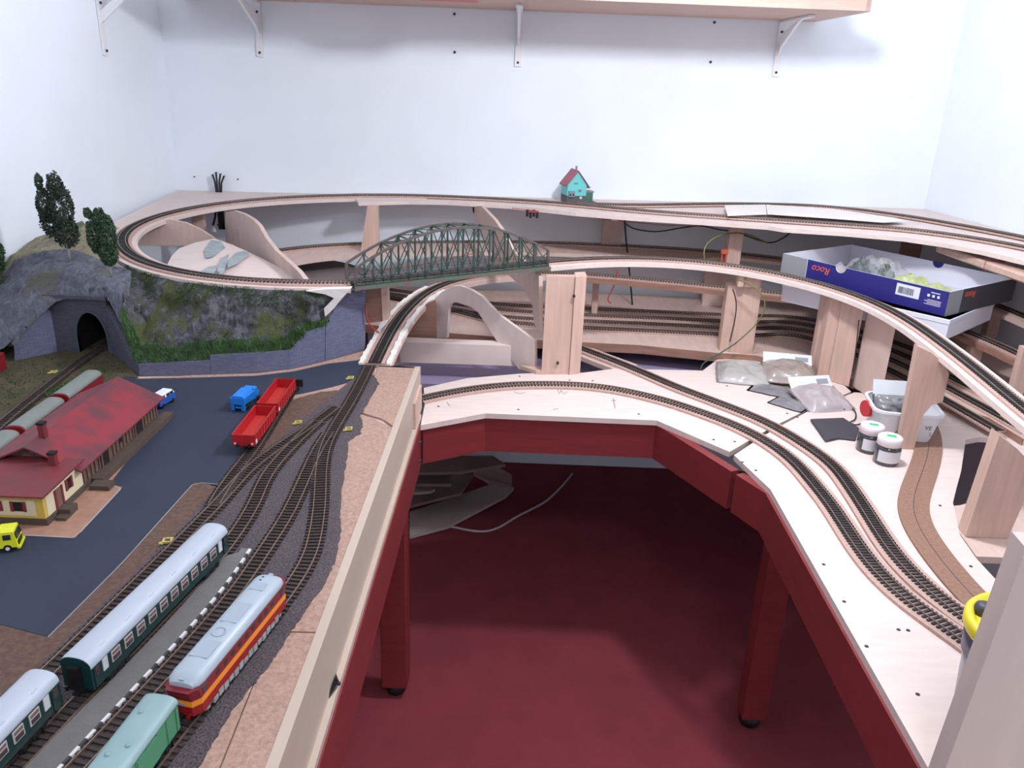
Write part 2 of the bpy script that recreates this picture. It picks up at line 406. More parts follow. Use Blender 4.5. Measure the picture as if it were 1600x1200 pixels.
# ================================================================== upper line: right curve, bridge, left loop, back wall
A1 = [(1660, 700, .790), (1600, 639, .797), (1537, 586, .806), (1475, 538, .815), (1412, 494, .823), (1350, 464, .831), (1287, 444, .838), (1225, 429, .845), (1162, 417, .850), (1100, 409, .855), (1050, 405, .858), (1000, 403, .861), (950, 403, .864), (900, 405, .866), (847, 410, .868)]
a1 = resample(smooth(catmull([Vector((.868, .70, .776)), Vector((.872, .88, .782)), Vector((.872, 1.02, .786))] + [px(x, y, z) for x, y, z in A1[1:]]), 60), .015)
A2 = [(548, 441, .865), (500, 443, .865), (450, 443, .865), (400, 441, .866), (350, 437, .867), (300, 431, .869), (250, 421, .872), (210, 408, .875), (190, 395, .878), (183, 375, .883), (190, 360, .887), (220, 344, .892), (260, 332, .897), (300, 323, .902), (350, 316, .908), (400, 311, .912), (450, 308, .916), (500, 306, .919), (560, 304.5, .922), (620, 304.5, .925), (700, 307, .927), (800, 312, .930), (900, 319, .932), (950, 324, .933), (1000, 330, .934), (1100, 336, .936), (1200, 343, .938), (1319, 351, .940), (1412, 356, .941), (1475, 364, .942), (1537, 374, .943), (1600, 385, .944), (1660, 398, .944), (1760, 424, .944), (1900, 468, .944)]
a2 = pxpath(A2, 120)
A3 = [(900, 318, .932), (990, 321, .934), (1060, 319.5, .936), (1130, 318.5, .938), (1194, 319, .939), (1260, 320.5, .940), (1319, 325, .941), (1412, 337, .942), (1506, 353, .943), (1600, 371, .944), (1660, 384, .944), (1760, 409, .944), (1900, 450, .944)]
a3 = pxpath(A3, 60)
for P in (a2, a3):
    for p in P: p.y = min(p.y, WB-.026); p.x = min(p.x, RWX(p.y)-.03)
t = thing('curved_roadbed', 'curved plywood roadbed climbing on posts from the right to the bridge', 'roadbed', a1[len(a1)//2])
MB().strip([p-Vector((0,0,.0045)) for p in a1], .034, .034, .011).build('plywood_strip', 'plywood', t)
track(a1, 'upper track curving on posts towards the arch bridge', ind=0, bed=(.0215, .0042, 'cork_bed'))
iend = min(range(len(a2)), key=lambda i: abs(a2[i].x+.30) + (0 if a2[i].y > 2.3 else 9))
loop = a2[:iend+1]
t = thing('curved_roadbed', 'looping plywood roadbed around the left mountain to the back wall', 'roadbed', loop[len(loop)//2])
MB().strip([p-Vector((0,0,.0045)) for p in loop], .034, .034, .011).build('plywood_strip', 'plywood', t)
track(a2, 'upper track looping round the left and along the back wall', ind=0, bed=(.0215, .0042, 'cork_bed'))
track(a3, 'outer upper track hugging the wall behind the white cards', ind=0, bed=(.0215, .0042, 'cork_bed'))
# deck along the back wall and platform in the corner
fe = [(560, 316, .9165), (640, 314, .9195), (700, 315, .921), (800, 321, .924), (900, 332, .926), (1000, 340, .928), (1100, 346, .930), (1200, 353, .932), (1225, 357, .932), (1319, 363, .934), (1412, 371, .935), (1475, 380, .936), (1537, 392, .937), (1600, 407, .937), (1680, 432, .937), (1800, 474, .937), (1940, 525, .937)]
fpts = [px(*q) for q in fe]
back = [Vector((RWX(fpts[-1].y)-.003, fpts[-1].y, .9372)), Vector((RWX(2.3)-.003, 2.3, .937)), Vector((RWX(WB-.001)-.003, WB-.001, .936)), Vector((.7, WB-.001, .932)), Vector((.2, WB-.001, .926)), Vector((-.2, WB-.001, .9215)), Vector((-.55, WB-.001, .9165))]
tag(MB().prism(fpts+back, .011).build('upper_deck', 'plywood'), 'long plywood deck of the upper level along the back wall', 'deck')
lp = [p-Vector((0,0,.006)) for p in loop]
i0 = min(range(len(lp)), key=lambda i: (lp[i]-Vector((-1.02, 2.1, .885))).length); i1 = min(range(len(lp)), key=lambda i: (lp[i]-Vector((-.55, 2.65, .915))).length)
pl = lp[i0:i1+1] + [Vector((-.55, WB-.001, .912)), Vector((LWX(WB)+.003, WB-.001, .904)), px(181, 346, .889), px(178, 352, .885)]
tag(MB().prism(pl, .010).build('corner_platform', 'plywood'), 'flat plywood platform filling the corner behind the loop', 'platform')

# ================================================================== middle levels
C_ = [(380, 402, .79), (430, 391, .79), (500, 384, .79), (560, 381, .79), (640, 379, .79), (750, 378, .79), (850, 379, .79), (950, 383, .79), (1050, 388, .79), (1150, 396, .79), (1240, 406, .788), (1330, 420, .786)]
c_ = pxpath(C_, 40)
rgt = [Vector((1.06, 2.50, .785)), Vector((1.20, 2.33, .783)), Vector((1.265, 2.10, .78)), Vector((1.29, 1.85, .78)), Vector((1.32, 1.55, .78))]
c_ = resample(smooth(catmull([p for p in c_[::8] if p.x < .92] + rgt), 20), .015)
for p in c_: p.y = min(p.y, WB-.035)
cdeck = offset(c_, .05)
t = thing('middle_deck', 'plywood deck of the middle track along the back wall', 'deck', (0, 2.55, .775))
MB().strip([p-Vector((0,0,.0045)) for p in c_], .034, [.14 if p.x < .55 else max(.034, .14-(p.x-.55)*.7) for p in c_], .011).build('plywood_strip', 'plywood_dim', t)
track(c_, 'middle track along the foot of the back wall', bed=(.0215, .0042, 'cork_bed'))
B_ = [(560, 618, .7015), (577, 585, .703), (600, 537, .712), (620, 502, .720), (650, 468, .730), (690, 443, .739), (730, 433, .745), (785, 427, .749), (840, 425, .75), (905, 428, .75), (960, 432, .75), (1020, 437.5, .75), (1110, 446.5, .75)]
b_ = pxpath(B_, 30)
b_ = resample(smooth(catmull([p for p in b_[::6]] + [Vector((.75, 2.25, .75)), Vector((.95, 2.20, .748)), Vector((1.10, 2.06, .74)), Vector((1.18, 1.88, .73)), Vector((1.225, 1.6, .72))]), 14), .015)
ib = min(range(len(b_)), key=lambda i: abs(b_[i].y-1.66) + (0 if b_[i].x < -.2 else 9))
bup = b_[ib:]
ic = min(range(len(bup)), key=lambda i: (bup[i]-Vector((.1, 2.39, .75))).length)
t = thing('ramp_roadbed', 'plastered ramp roadbed rising from the station under the bridge', 'roadbed', bup[ic//2])
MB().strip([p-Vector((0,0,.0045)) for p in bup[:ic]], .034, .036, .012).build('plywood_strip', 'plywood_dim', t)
for sgn in (1, -1):
    m = MB(); ed = offset(bup[:int(ic*.62)], sgn*.030)
    hw = [.004+.005*random.random() for _ in ed]
    m.strip([p+Vector((0,0,-.002+.003*random.random())) for p in ed], hw, [h*.8 for h in hw], .010); m.build('plaster_edge', 'plaster', t)
t2 = thing('lower_shelf_roadbed', 'narrow plywood shelf behind the tall pillar carrying a track', 'roadbed', bup[ic+10])
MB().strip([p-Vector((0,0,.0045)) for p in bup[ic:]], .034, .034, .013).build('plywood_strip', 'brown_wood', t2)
track(bup, 'ramp track rising from the station and passing behind the tall pillar', bed=(.0215, .0042, 'cork_bed'))
# hidden yard tracks
YT = [[(600, 452), (700, 466), (765, 475), (832, 479), (905, 482), (1127, 492), (1180, 496)],
      [(600, 458), (700, 474), (787, 485), (832, 488), (905, 492), (1127, 502), (1180, 506)],
      [(605, 464), (700, 482), (775, 495), (835, 499), (905, 501.5), (1127, 512), (1180, 516.5)],
      [(605, 464), (702, 483), (760, 500), (835, 508), (905, 512), (1127, 523), (1180, 528)]]
for k, L in enumerate(YT):
    P = [px(x, y, yz+.004) for x, y in L]
    P += [Vector((.86-.02*k, 2.50-.062*k, yz+.004)), Vector((1.03-.045*k, 2.37-.055*k, yz+.004)), Vector((1.13-.06*k, 2.18-.03*k, yz+.004)), Vector((1.20-.065*k, 1.9, yz+.004)), Vector((1.25-.065*k, 1.62, yz+.004))]
    P = resample(smooth(catmull(P), 40), .015)
    track(P, ['hidden yard track closest to the back wall', 'second hidden yard track from the back wall', 'third hidden yard track from the back wall', 'hidden yard track at the brown front edge'][k], group='hidden yard tracks', bed=(.020, .0037, 'cork_bed'))

# ================================================================== station board on the left
mat('asphalt', (43, 50, 68), .75, var=.10, scale=12, bump=.12, bscale=300)
mat('ballast', (112, 100, 106), .9, col2=(58, 50, 56), scale=420, bump=1.0, bscale=420, detail=2)
mat('soil', (112, 86, 74), .9, col2=(84, 64, 56), scale=140, bump=.5, bscale=400)
mat('soil_green', (92, 78, 58), .95, col2=(58, 62, 40), scale=26, bump=.5, bscale=300)
mat('platform_grey', (112, 110, 110), .85, var=.08, scale=60, bump=.2, bscale=300)
mat('white_paint', (222, 220, 222), .6)
mat('yellow_lever', (206, 190, 112), .5)
mat('stone_gap', (64, 62, 64), .8)
mat('pale_edge', (168, 166, 172), .7)
XF = -.200
t = thing('station_board', 'cork covered station board with pale fascia on the left', 'baseboard', (-.6, 1.0, .602))
xl = lambda y: LWX(y)+.004
bd = [Vector((XF-.012, .25, ZS-.004)), Vector((XF-.012, 1.655, ZS-.004)), Vector((-.330, 1.655, ZS-.004)), Vector((-.335, 1.76, ZS-.004)), Vector((xl(1.76), 1.76, ZS-.004)), Vector((xl(.25), .25, ZS-.004))]
MB().prism(bd, .02).build('board', 'plywood_dim', t)
MB().box((XF-.006, (.25+1.662)/2, (.611+ZS+.001)/2), (.012, 1.412, ZS+.001-.611)).build('side_fascia', 'fascia', t)
MB().box((-.248, 1.6585, (.611+ZS)/2), (.084, .009, ZS-.611)).build('end_fascia', 'fascia', t)
MB().box((XF-.02, .93, .6065), (.055, 1.36, .009)).build('ledge', 'fascia', t)
MB().box((XF+.002, 1.585, .64), (.006, .11, .055)).build('inner_batten', 'wood_h', t)
def flat(pts, z, thick, name, mtl, parent):
    P = [px(x, y, z) for x, y in pts]; P = [Vector((max(p.x, xl(p.y)+.002), max(p.y, .25), p.z)) for p in P]
    return MB().prism(P, thick).build(name, mtl, parent)
cz = ZS
sheets = [
    [(592, 570), (664, 574), (641, 666), (597, 654), (567, 645), (580, 620), (593, 600), (585, 590)],
    [(583, 590), (591, 599), (566, 644), (540, 640), (545, 610)],
    [(640, 668.5), (514, 988), (455, 986), (400, 980), (480, 800), (510, 650), (568, 648)],
    [(513, 990.5), (430, 1215), (340, 1215), (397, 1069), (412, 1040), (440, 1005), (456, 988.5)],
    [(395, 1069), (336, 1215), (250, 1215), (330, 1080), (410, 990), (454, 988)],
]
for s in sheets:
    P = [px(x, y, cz) for x, y in s]; P = [Vector((min(p.x, XF-.0125), p.y, p.z)) for p in P]
    MB().prism(P, .0038).build('cork_sheet', 'cork_sheet', t)
# bare cork showing along the foot of the retaining wall
def densify(P, n=6):
    out = []
    for i, a in enumerate(P):
        b = P[(i+1) % len(P)]
        for k in range(n): out.append((a[0]+(b[0]-a[0])*k/n, a[1]+(b[1]-a[1])*k/n))
    return out
def wob(P, a, n=6): return [(x+random.uniform(-a, a), y+random.uniform(-a, a)) for x, y in densify(P, n)]
flat([(200, 592), (300, 586), (400, 583), (460, 576), (513, 563), (572, 547), (590, 560), (580, 600), (520, 640), (440, 640), (300, 640), (200, 620)], ZS+.0002, .0038, 'cork_sheet', 'cork_sheet', t)
# soil and asphalt
flat(wob([(303, 752), (350, 762), (400, 720), (452, 625), (500, 612), (545, 608), (560, 640), (540, 700), (500, 900), (350, 1000), (200, 1215), (-80, 1215), (-80, 960), (0, 975), (75, 995)], 1.2), ZS+.0006, .004, 'soil', 'soil', t)
asp = flat([(-80, 985), (0, 975), (75, 995), (190, 880), (304, 753), (346, 757), (369, 733), (390, 706), (440, 640), (458, 617), (480, 613), (520, 604), (545, 597), (562, 590), (573, 578), (566, 562), (513, 568), (460, 580), (400, 587), (300, 590), (214, 592), (195, 588), (150, 606), (60, 690), (-80, 840)], ZS+.0011, .004, 'asphalt', 'asphalt', t)
edge = resample([px(x, y, ZS+.0012) for x, y in ((75, 995), (190, 880), (304, 753), (346, 757))], .02)
MB().strip(edge, .0004, .0004, .0008).build('paper_edge', 'pale_edge', asp)
flat(wob([(583, 585), (592, 597), (576, 628), (562, 648), (568, 660), (563, 676), (545, 690), (541, 720), (535, 760), (531, 800), (533, 830), (525, 870), (511, 905), (480, 950), (457, 982), (440, 1008), (420, 1040), (396, 1068), (362, 1110), (332, 1160), (300, 1215), (-60, 1215), (-60, 1130), (60, 1040), (200, 905), (300, 805), (350, 752), (420, 700), (470, 655), (520, 618), (560, 585)], 1.5, 8), ZS+.0016, .004, 'ballast', 'ballast', t)
flat([(0, 540), (60, 545), (100, 528), (180, 520), (216, 590), (195, 588), (130, 620), (60, 690), (-80, 850), (-160, 700)], ZS+.0014, .004, 'rough_ground', 'soil_green', t)
# marks: black latch and screw holes on the ledge
t2 = thing('latch', 'small black bent latch screwed to the ledge of the station board', 'latch', (XF+.004, .68, .611))
p = px(521, 1070, .612)
MB().prism([(XF+.001, p.y+.012, .620), (XF+.006, p.y+.006, .613), (XF+.006, p.y-.004, .612), (XF+.0005, p.y-.022, .612), (XF+.0005, p.y-.016, .618), (XF+.003, p.y, .622)], .002).build('latch_plate', 'black', t2)
MB().lathe((XF+.007, p.y+.002, .611), [(.002,0),(.002,.003)], 8).build('screw', 'metal_dark', t2)
mat('pink_plastic', (214, 92, 100), .5)
tag(MB().box((XF+.010, .545, .603), (.026, .05, .016)).build('clamp_grip', 'pink_plastic', bevel=.002), 'pink plastic clamp grip on the red rail', 'clamp')

# ------------------------------------------------------------------ station tracks
zt = ZS+.002
def stn(pts): return pxpath([(x, y, zt) for x, y in pts], 12)
tr = dict(sleeper='sleeper_brown', rail='rail_rust')
S0 = stn([(-60, 1180), (33, 1093), (100, 1030), (167, 963), (233, 897), (300, 830), (352, 777), (388, 735), (425, 707), (462, 682), (495, 660), (525, 637)])
cA, cB = px(147, 1090, .712), px(362, 863, .712)
cdir = (cB-cA).normalized(); cn = Vector((-cdir.y, cdir.x, 0))
c0 = cA + cn*.0175; c1_ = cB + cn*.0175
S1p = [c0 - cdir*.30 + Vector((-.01,0,0)), c0 - cdir*.12, c0, c0.lerp(c1_, .5), c1_] + [px(x, y, zt) for x, y in ((398, 790), (413, 748), (437, 719), (466, 688), (497, 660))]
for q in S1p: q.z = zt
S1 = resample(smooth(catmull(S1p), 12), .015)
S2 = stn([(75, 1250), (122, 1200), (205, 1112), (305, 1004), (375, 920), (410, 867), (445, 815), (466, 772), (483, 732), (500, 697), (515, 676)])
lA, lB = px(317, 1119, .712), px(448, 950, .712)
ldir = (lB-lA).normalized(); ln = Vector((-ldir.y, ldir.x, 0))
l0 = lA + ln*.0170; l1 = lB + ln*.0170
S3p = [l0 - ldir*.30, l0 - ldir*.1, l0, l0.lerp(l1, .5), l1] + [px(x, y, zt) for x, y in ((483, 878), (494, 832), (500, 787), (502, 730), (510, 693), (524, 668), (538, 645), (552, 622), (570, 587), (577, 572))]
for q in S3p: q.z = zt
S3 = resample(smooth(catmull(S3p), 12), .015)
WS = stn([(335, 790), (352, 760), (378, 727), (400, 697), (425, 656), (448, 620), (456, 607)])
TT = stn([(165, 538), (150, 549), (110, 577), (60, 616), (0, 666), (-60, 722)])
track(S0, 'station track beside the brown soil strip', ind=90, **tr)
track(S1, 'station track under the green coaches', ind=60, **tr)
track(S2, 'empty station track between the platform and the diesel locomotive', ind=110, **tr)
track(S3, 'station main track under the diesel locomotive leading to the ramp', ind=110, **tr)
track(WS, 'short siding under the red gondola wagons', ind=0, **tr)
track(TT, 'dark track running out of the tunnel behind the goods shed', ind=0, **tr)

# platform with its white edge stones
pe = resample(smooth(catmull([px(x, y, ZS+.005) for x, y in ((391, 857), (357, 908), (294, 983), (214, 1070), (110, 1180), (60, 1235))]), 8), .01)
t = thing('station_platform', 'narrow grey platform with white edge stones beside the green coaches', 'platform', pe[len(pe)//2])
wd = [.012 if i < 2 else min(.030, .012+.006*i) for i in range(len(pe))]
MB().strip(pe, .0, wd, .0042).build('surface', 'platform_grey', t)
dash = resample(pe, .0215)
for i in range(0, len(dash)-1):
    a, b = dash[i], dash[i+1]; d = (b-a).normalized()
    MB().bar(a + d*.001+Vector((0,0,-.001)), a + d*(.0125)+Vector((0,0,-.001)), .0032, .003).build('edge_stone', 'white_paint', t)
    MB().bar(a + d*.0128+Vector((0,0,-.0012)), b + d*.0004+Vector((0,0,-.0012)), .0030, .003).build('edge_stone', 'stone_gap', t)
# point levers
for x, y, lab in ((466, 661, 'yellow point lever frame left of the turnout'), (545, 671, 'yellow point lever frame at the cork edge beside the turnout'), (548, 591, 'yellow point lever frame next to the end of the asphalt'), (262, 846, 'yellow point lever frame on the soil beside the coach track'), (84, 582, 'pale point lever frame beside the tunnel track')):
    p = px(x, y, ZS+.003); t = thing('point_lever', lab, 'point lever', p)
    m = MB()
    for dx, dy, sx, sy in ((-.005,0,.002,.009),(.005,0,.002,.009),(0,.0045,.012,.002),(0,-.0045,.012,.002)): m.box(p+Vector((dx,dy,.0015)), (sx,sy,.003), .2)
    m.box(p+Vector((-.006,-.0065,.001)), (.005,.004,.002)); m.build('frame', 'yellow_lever', t)
    MB().box(p+Vector((0,0,.0005)), (.006,.006,.001)).build('base', 'black', t)

# ================================================================== rolling stock, built along +x then turned
def lthing(name, label, cat, loc, rz, group=None):
    o = thing(name, label, cat, (0,0,0), group); o.location = loc; o.rotation_euler = (0,0,rz); return o
def loft(m, secs, smooth=False):
    """closed rings of equal length -> skin with end caps"""
    n = len(secs[0]); o = len(m.v)
    vs = [p for s in secs for p in s]; fs = []
    for i in range(len(secs)-1):
        for k in range(n): fs.append((i*n+k, i*n+(k+1) % n, (i+1)*n+(k+1) % n, (i+1)*n+k))
    m.add(vs, fs, smooth); m.add(secs[0], [tuple(range(n-1,-1,-1))]); m.add(secs[-1], [tuple(range(n))])
    return m
def arch(x, w, z0, h, n=10, k=1.0):
    r = [(x, -w/2, z0)]
    for i in range(n+1):
        t = math.pi - math.pi*i/n
        r.append((x, w/2*math.copysign(abs(math.cos(t))**.8, math.cos(t)), z0 + .0015 + h*math.sin(t)**.9*k if 0 < i < n else z0+.0015))
    r.append((x, w/2, z0)); return r
def bogie(t, x, mtl, wl=.024, w=.026, axles=2, name='bogie'):
    b = MB().box((x, w/2, .0062), (wl+.012, .003, .0055)); b.box((x, -w/2, .0062), (wl+.012, .003, .0055)); b.box((x, 0, .008), (.01, w, .003))
    for s in (-1, 1):
        for i in range(axles+1): b.box((x+(i/axles-.5)*wl*1.1, s*(w/2+.0016), .0052), (.005, .002, .004))
    bo = b.build(name, mtl, t)
    for i in range(axles):
        wx = x + (i/(axles-1)-.5)*wl if axles > 1 else x
        for s in (-1, 1):
            MB().tube([(wx, s*.0075, .0055), (wx, s*.0098, .0055)], .0052, 14).build('wheel', 'black', bo)
def buffers(t, L, z=.0125, mtl='black'):
    for e in (-1, 1):
        for s in (-1, 1):
            MB().tube([(e*L/2, s*.0095, z), (e*(L/2+.005), s*.0095, z), (e*(L/2+.0055), s*.0095, z)], [.0013, .0013, .0026], 10).build('buffer', mtl, t)
        MB().box((e*(L/2+.004), 0, .010), (.009, .003, .003)).build('coupling', 'black', t)
mat('coach_green', (18, 52, 52), .35, var=.05, scale=20)
mat('coach_roof', (178, 186, 200), .5, var=.03, scale=20)
mat('window_frame', (186, 180, 180), .4)
mat('window_dark', (70, 58, 62), .2)
mat('curtain', (120, 92, 92), .6)
mat('door_white', (206, 208, 212), .4)
mat('loco_red', (150, 26, 32), .35)
mat('loco_dark', (124, 28, 40), .4)
mat('loco_orange', (238, 142, 40), .4)
mat('loco_roof', (166, 178, 190), .4)
mat('loco_roof2', (158, 170, 184), .4)
mat('loco_frame', (150, 160, 160), .5, var=.25, scale=200)
mat('glass_dark', (40, 48, 58), .1)
mat('wagon_green', (74, 138, 104), .5, var=.06, scale=30)
mat('wagon_roof', (136, 164, 166), .5, var=.05, scale=30)
mat('gondola_red', (176, 30, 38), .4)
mat('gondola_floor', (186, 52, 46), .5)
def coach(label, loc, rz, L=.262, doors=True):
    t = lthing('railway_coach', label, 'railway coach', loc, rz, None)
    w = .0325
    b = MB(); loft(b, [[(-L/2, -w/2, .011), (-L/2, w/2, .011), (-L/2, w/2, .036), (-L/2, -w/2, .036)], [(L/2, -w/2, .011), (L/2, w/2, .011), (L/2, w/2, .036), (L/2, -w/2, .036)]])
    body = b.build('body', 'coach_green', t)
    r = MB(); loft(r, [arch(-L/2, w+.001, .036, .0105), arch(-L/2+.004, w+.0014, .036, .0118), arch(L/2-.004, w+.0014, .036, .0118), arch(L/2, w+.001, .036, .0105)], True)
    rf = r.build('roof', 'coach_roof', t)
    for s in (-1, 1):
        e = MB(); loft(e, [arch(s*(L/2+.0006), w+.001, .0355, .0108), arch(s*(L/2-.0002), w+.001, .0355, .0108)]); e.build('end_wall', 'coach_green', t)
    for s in (-1, 1): MB().box((s*(L/2+.003), 0, .026), (.006, .012, .026)).build('gangway', 'black', t)
    nw = 10
    for k in range(nw):
        x = (k-(nw-1)/2)*(L*.80/nw)
        for s in (-1, 1):
            wf = MB().box((x, s*(w/2+.0003), .0275), (.0135, .0012, .0125)).build('window', 'window_frame', t)
            MB().box((x, s*(w/2+.0008), .0250), (.0105, .0010, .0050)).build('pane', 'window_dark', wf)
            MB().box((x, s*(w/2+.0008), .0310), (.0105, .0010, .0030)).build('pane', 'curtain', wf)
    for k in (-1, 1):
        for s in (-1, 1):
            MB().box((k*(L/2-.020), s*(w/2+.0003), .0285), (.0075, .0012, .0145)).build('toilet_window', 'door_white', t)
            d = MB().box((k*(L/2-.008), s*(w/2+.0003), .0235), (.0095, .0011, .0235)).build('door', 'coach_green', t)
            MB().box((k*(L/2-.008), s*(w/2+.0007), .029), (.006, .0010, .010)).build('door_window', 'window_dark', d)
    for k in range(6):
        MB().box(((k-2.5)*.042, -w/2+.006, .0462), (.008, .004, .0018)).build('roof_vent', 'coach_roof', rf)
    MB().box((0, 0, .009), (L*.52, .022, .006)).build('underframe', 'black', t)
    bogie(t, -L/2+.040, 'black'); bogie(t, L/2-.040, 'black'); buffers(t, L)
    return t
ch = math.atan2(cdir.y, cdir.x)
ccen = c0.lerp(c1_, .5); zr = zt+.0045
coach('dark green coach with silver roof standing at the platform', (ccen.x, ccen.y, zr), ch)
c2 = c0 - cdir*.147
coach('dark green coach with silver roof coupled behind the platform coach and cut by the frame', (c2.x-.012, c2.y, zr), ch+.05)

def loco(label, loc, rz):
    L, w = .188, .034
    t = lthing('diesel_locomotive', label, 'locomotive', loc, rz)
    def ring(x, z0, z1, ww): return [(x, -ww/2, z0), (x, ww/2, z0), (x, ww/2, z1), (x, -ww/2, z1)]
    def shell(z0, z1, grow, name, mtl, back=0):
        m = MB(); h = L/2
        bot = [(-h, -w/2+.006), (-h, w/2-.006), (-h+.008, w/2), (h-.008, w/2), (h, w/2-.006), (h, -w/2+.006), (h-.008, -w/2), (-h+.008, -w/2)]
        g = grow
        A = [((x+math.copysign(g, x)), (y+math.copysign(g, y)), z0) for x, y in bot]
        B = [((x+math.copysign(g-back, x)), (y+math.copysign(g, y)), z1) for x, y in bot]
        loft(m, [A, B]); return m.build(name, mtl, t)
    shell(.009, .020, 0, 'lower_body', 'loco_red'); shell(.020, .0265, .0004, 'stripe', 'loco_orange'); shell(.0265, .0275, .0002, 'stripe_line', 'loco_red'); up = shell(.0275, .0395, -.0002, 'upper_body', 'loco_dark', .004)
    r = MB()
    hs = L/2-.004
    loft(r, [arch(-hs-.001, w*.72, .0395, .004), arch(-hs+.004, w*.95, .0395, .0075), arch(-hs+.012, w+.0005, .0395, .010), arch(hs-.012, w+.0005, .0395, .010), arch(hs-.004, w*.95, .0395, .0075), arch(hs+.001, w*.72, .0395, .004)], True)
    rf = r.build('roof', 'loco_roof', t)
    for x, lx, ly in ((-.048, .026, .020), (.012, .034, .018), (.060, .014, .016)):
        MB().box((x, 0, .0508), (lx, ly, .0012)).build('roof_hatch', 'loco_roof2', rf, .0004)
    MB().lathe((-.022, 0, .0500), [(.0072,0),(.0078,.0012),(.0066,.0018),(.0066,.0008)], 20).build('fan_ring', 'loco_roof2', rf)
    for x in (.072, .078): MB().box((x, .004, .0500), (.002, .002, .002)).build('exhaust', 'black', rf)
    MB().box((L/2-.006, 0, .0470), (.004, .005, .003)).build('headlight', 'loco_roof2', t)
    MB().box((-L/2+.006, 0, .0460), (.004, .005, .003)).build('headlight', 'loco_roof2', t)
    for e in (-1, 1):
        for s in (-1, 1):
            MB().prism([(e*(L/2+.0002), s*.0015, .0290), (e*(L/2+.0002), s*.0105, .0290), (e*(L/2-.0024), s*.0105, .0375), (e*(L/2-.0024), s*.0015, .0375)], .0008, d=(e, 0, 0)).build('windscreen', 'glass_dark', t)
            MB().box((e*(L/2-.014), s*(w/2+.0001), .0335), (.008, .001, .007)).build('cab_window', 'glass_dark', t)
        MB().box((e*(L/2+.0006), 0, .0225), (.001, .008, .003)).build('number_plate', 'loco_frame', t)
    for k in range(9):
        for s in (-1, 1): MB().box((-.056+k*.014, s*(w/2+.0001), .0335), (.006, .0008, .005)).build('side_grille', 'metal_dark', t)
    for s in (-1, 1):
        m = MB()
        for k in range(14): m.box((-.064+k*.0098, s*.0145, .0065+.001*(k % 2)), (.0075, .006, .0075-.002*(k % 3 == 0)))
        m.build('side_frame', 'loco_frame', t)
    MB().box((0, 0, .007), (.040, .028, .009)).build('fuel_tank', 'loco_frame', t)
    bogie(t, -.055, 'loco_frame', .036, .026, 3); bogie(t, .055, 'loco_frame', .036, .026, 3); buffers(t, L, .0125, 'loco_red')
    return t
lh = math.atan2(ldir.y, ldir.x); lc = l0.lerp(l1, .5)
loco('red diesel locomotive with orange stripe and grey roof', (lc.x, lc.y, zr), lh)

def van(label, loc, rz):
    L, w = .105, .033
    t = lthing('goods_van', label, 'railway wagon', loc, rz)
    b = MB(); b.box((0, 0, .0245), (L, w, .027)); b.build('body', 'wagon_green', t)
    for k in range(7):
        for s in (-1, 1): MB().box(((k-3)*L/6.6, s*(w/2+.0004), .0245), (.0012, .0012, .026)).build('rib', 'wagon_green', t)
    for s in (-1, 1): MB().box((0, s*(w/2+.0008), .024), (.030, .0012, .024)).build('sliding_door', 'wagon_green', t)
    r = MB(); loft(r, [arch(-L/2-.001, w+.001, .038, .007), arch(L/2+.001, w+.001, .038, .007)], True); rf = r.build('roof', 'wagon_roof', t)
    for x, y in ((-.02, .005), (-.008, -.006), (.03, .005)): MB().lathe((x, y, .0455), [(.0022,0),(.0026,.0015),(.001,.002)], 10).build('roof_vent', 'wagon_roof', rf)
    MB().box((0, 0, .0095), (L*.95, .018, .004)).build('underframe', 'black', t)
    bogie(t, -.03, 'black', .02); bogie(t, .03, 'black', .02); buffers(t, L)
    return t
vc = l0 - ldir*.075 - ln*.0015
van('green goods van with blue grey roof coupled behind the locomotive', (vc.x-.006, vc.y, zr), lh+.07)

def gondola(label, loc, rz):
    L, w = .126, .036
    t = lthing('gondola_wagon', label, 'railway wagon', loc, rz, 'red gondola wagons on the siding')
    MB().box((0, 0, .0105), (L, w, .002)).build('floor', 'gondola_floor', t)
    for s in (-1, 1):
        sw = MB().box((0, s*(w/2-.0006), .0200), (L, .0014, .019)).build('side_wall', 'gondola_red', t)
        for k in range(9): MB().box(((k-4)*L/8.3, s*(w/2+.0005), .0195), (.0014, .0012, .018)).build('stanchion', 'gondola_red', sw)
        MB().box((s*(L/2-.0006), 0, .0200), (.0014, w, .019)).build('end_wall', 'gondola_red', t)
        MB().box((0, s*(w/2), .0296), (L+.001, .0022, .0012)).build('top_rail', 'gondola_red', t)
    for s in (-1, 1): MB().box((-L/2-.0012, s*(w/2-.004), .0145), (.0014, .003, .003)).build('lamp_bracket', 'door_white', t)
    MB().box((-.057, -w/2-.001, .0165), (.008, .0008, .006)).build('plate', 'door_white', t)
    MB().box((0, 0, .008), (L*.94, .018, .004)).build('underframe', 'black', t)
    bogie(t, -.038, 'black', .02); bogie(t, .038, 'black', .02); buffers(t, L)
    return t
g1 = px(380, 703, ZS+.006); g1.x = -.4335
gondola('red gondola wagon on the siding, the one beside the soil', (-.4355, 1.203+.063, zr), math.radians(90.5))
gondola('red gondola wagon on the siding, the one next to the black buffer stop', (-.4365, 1.203+.063+.137, zr), math.radians(90.5))
t = thing('buffer_stop', 'black buffer stop at the end of the siding', 'buffer stop', (-.430, 1.50, ZS+.002))
for s in (-1, 1):
    MB().bar((-.430+s*.010, 1.488, ZS+.004), (-.430+s*.010, 1.488, ZS+.028), .003, .003).build('upright', 'black', t)
    MB().bar((-.430+s*.010, 1.510, ZS+.004), (-.430+s*.010, 1.489, ZS+.026), .003, .003).build('strut', 'black', t)
MB().box((-.430, 1.4855, ZS+.021), (.040, .005, .014)).build('beam', 'black', t)

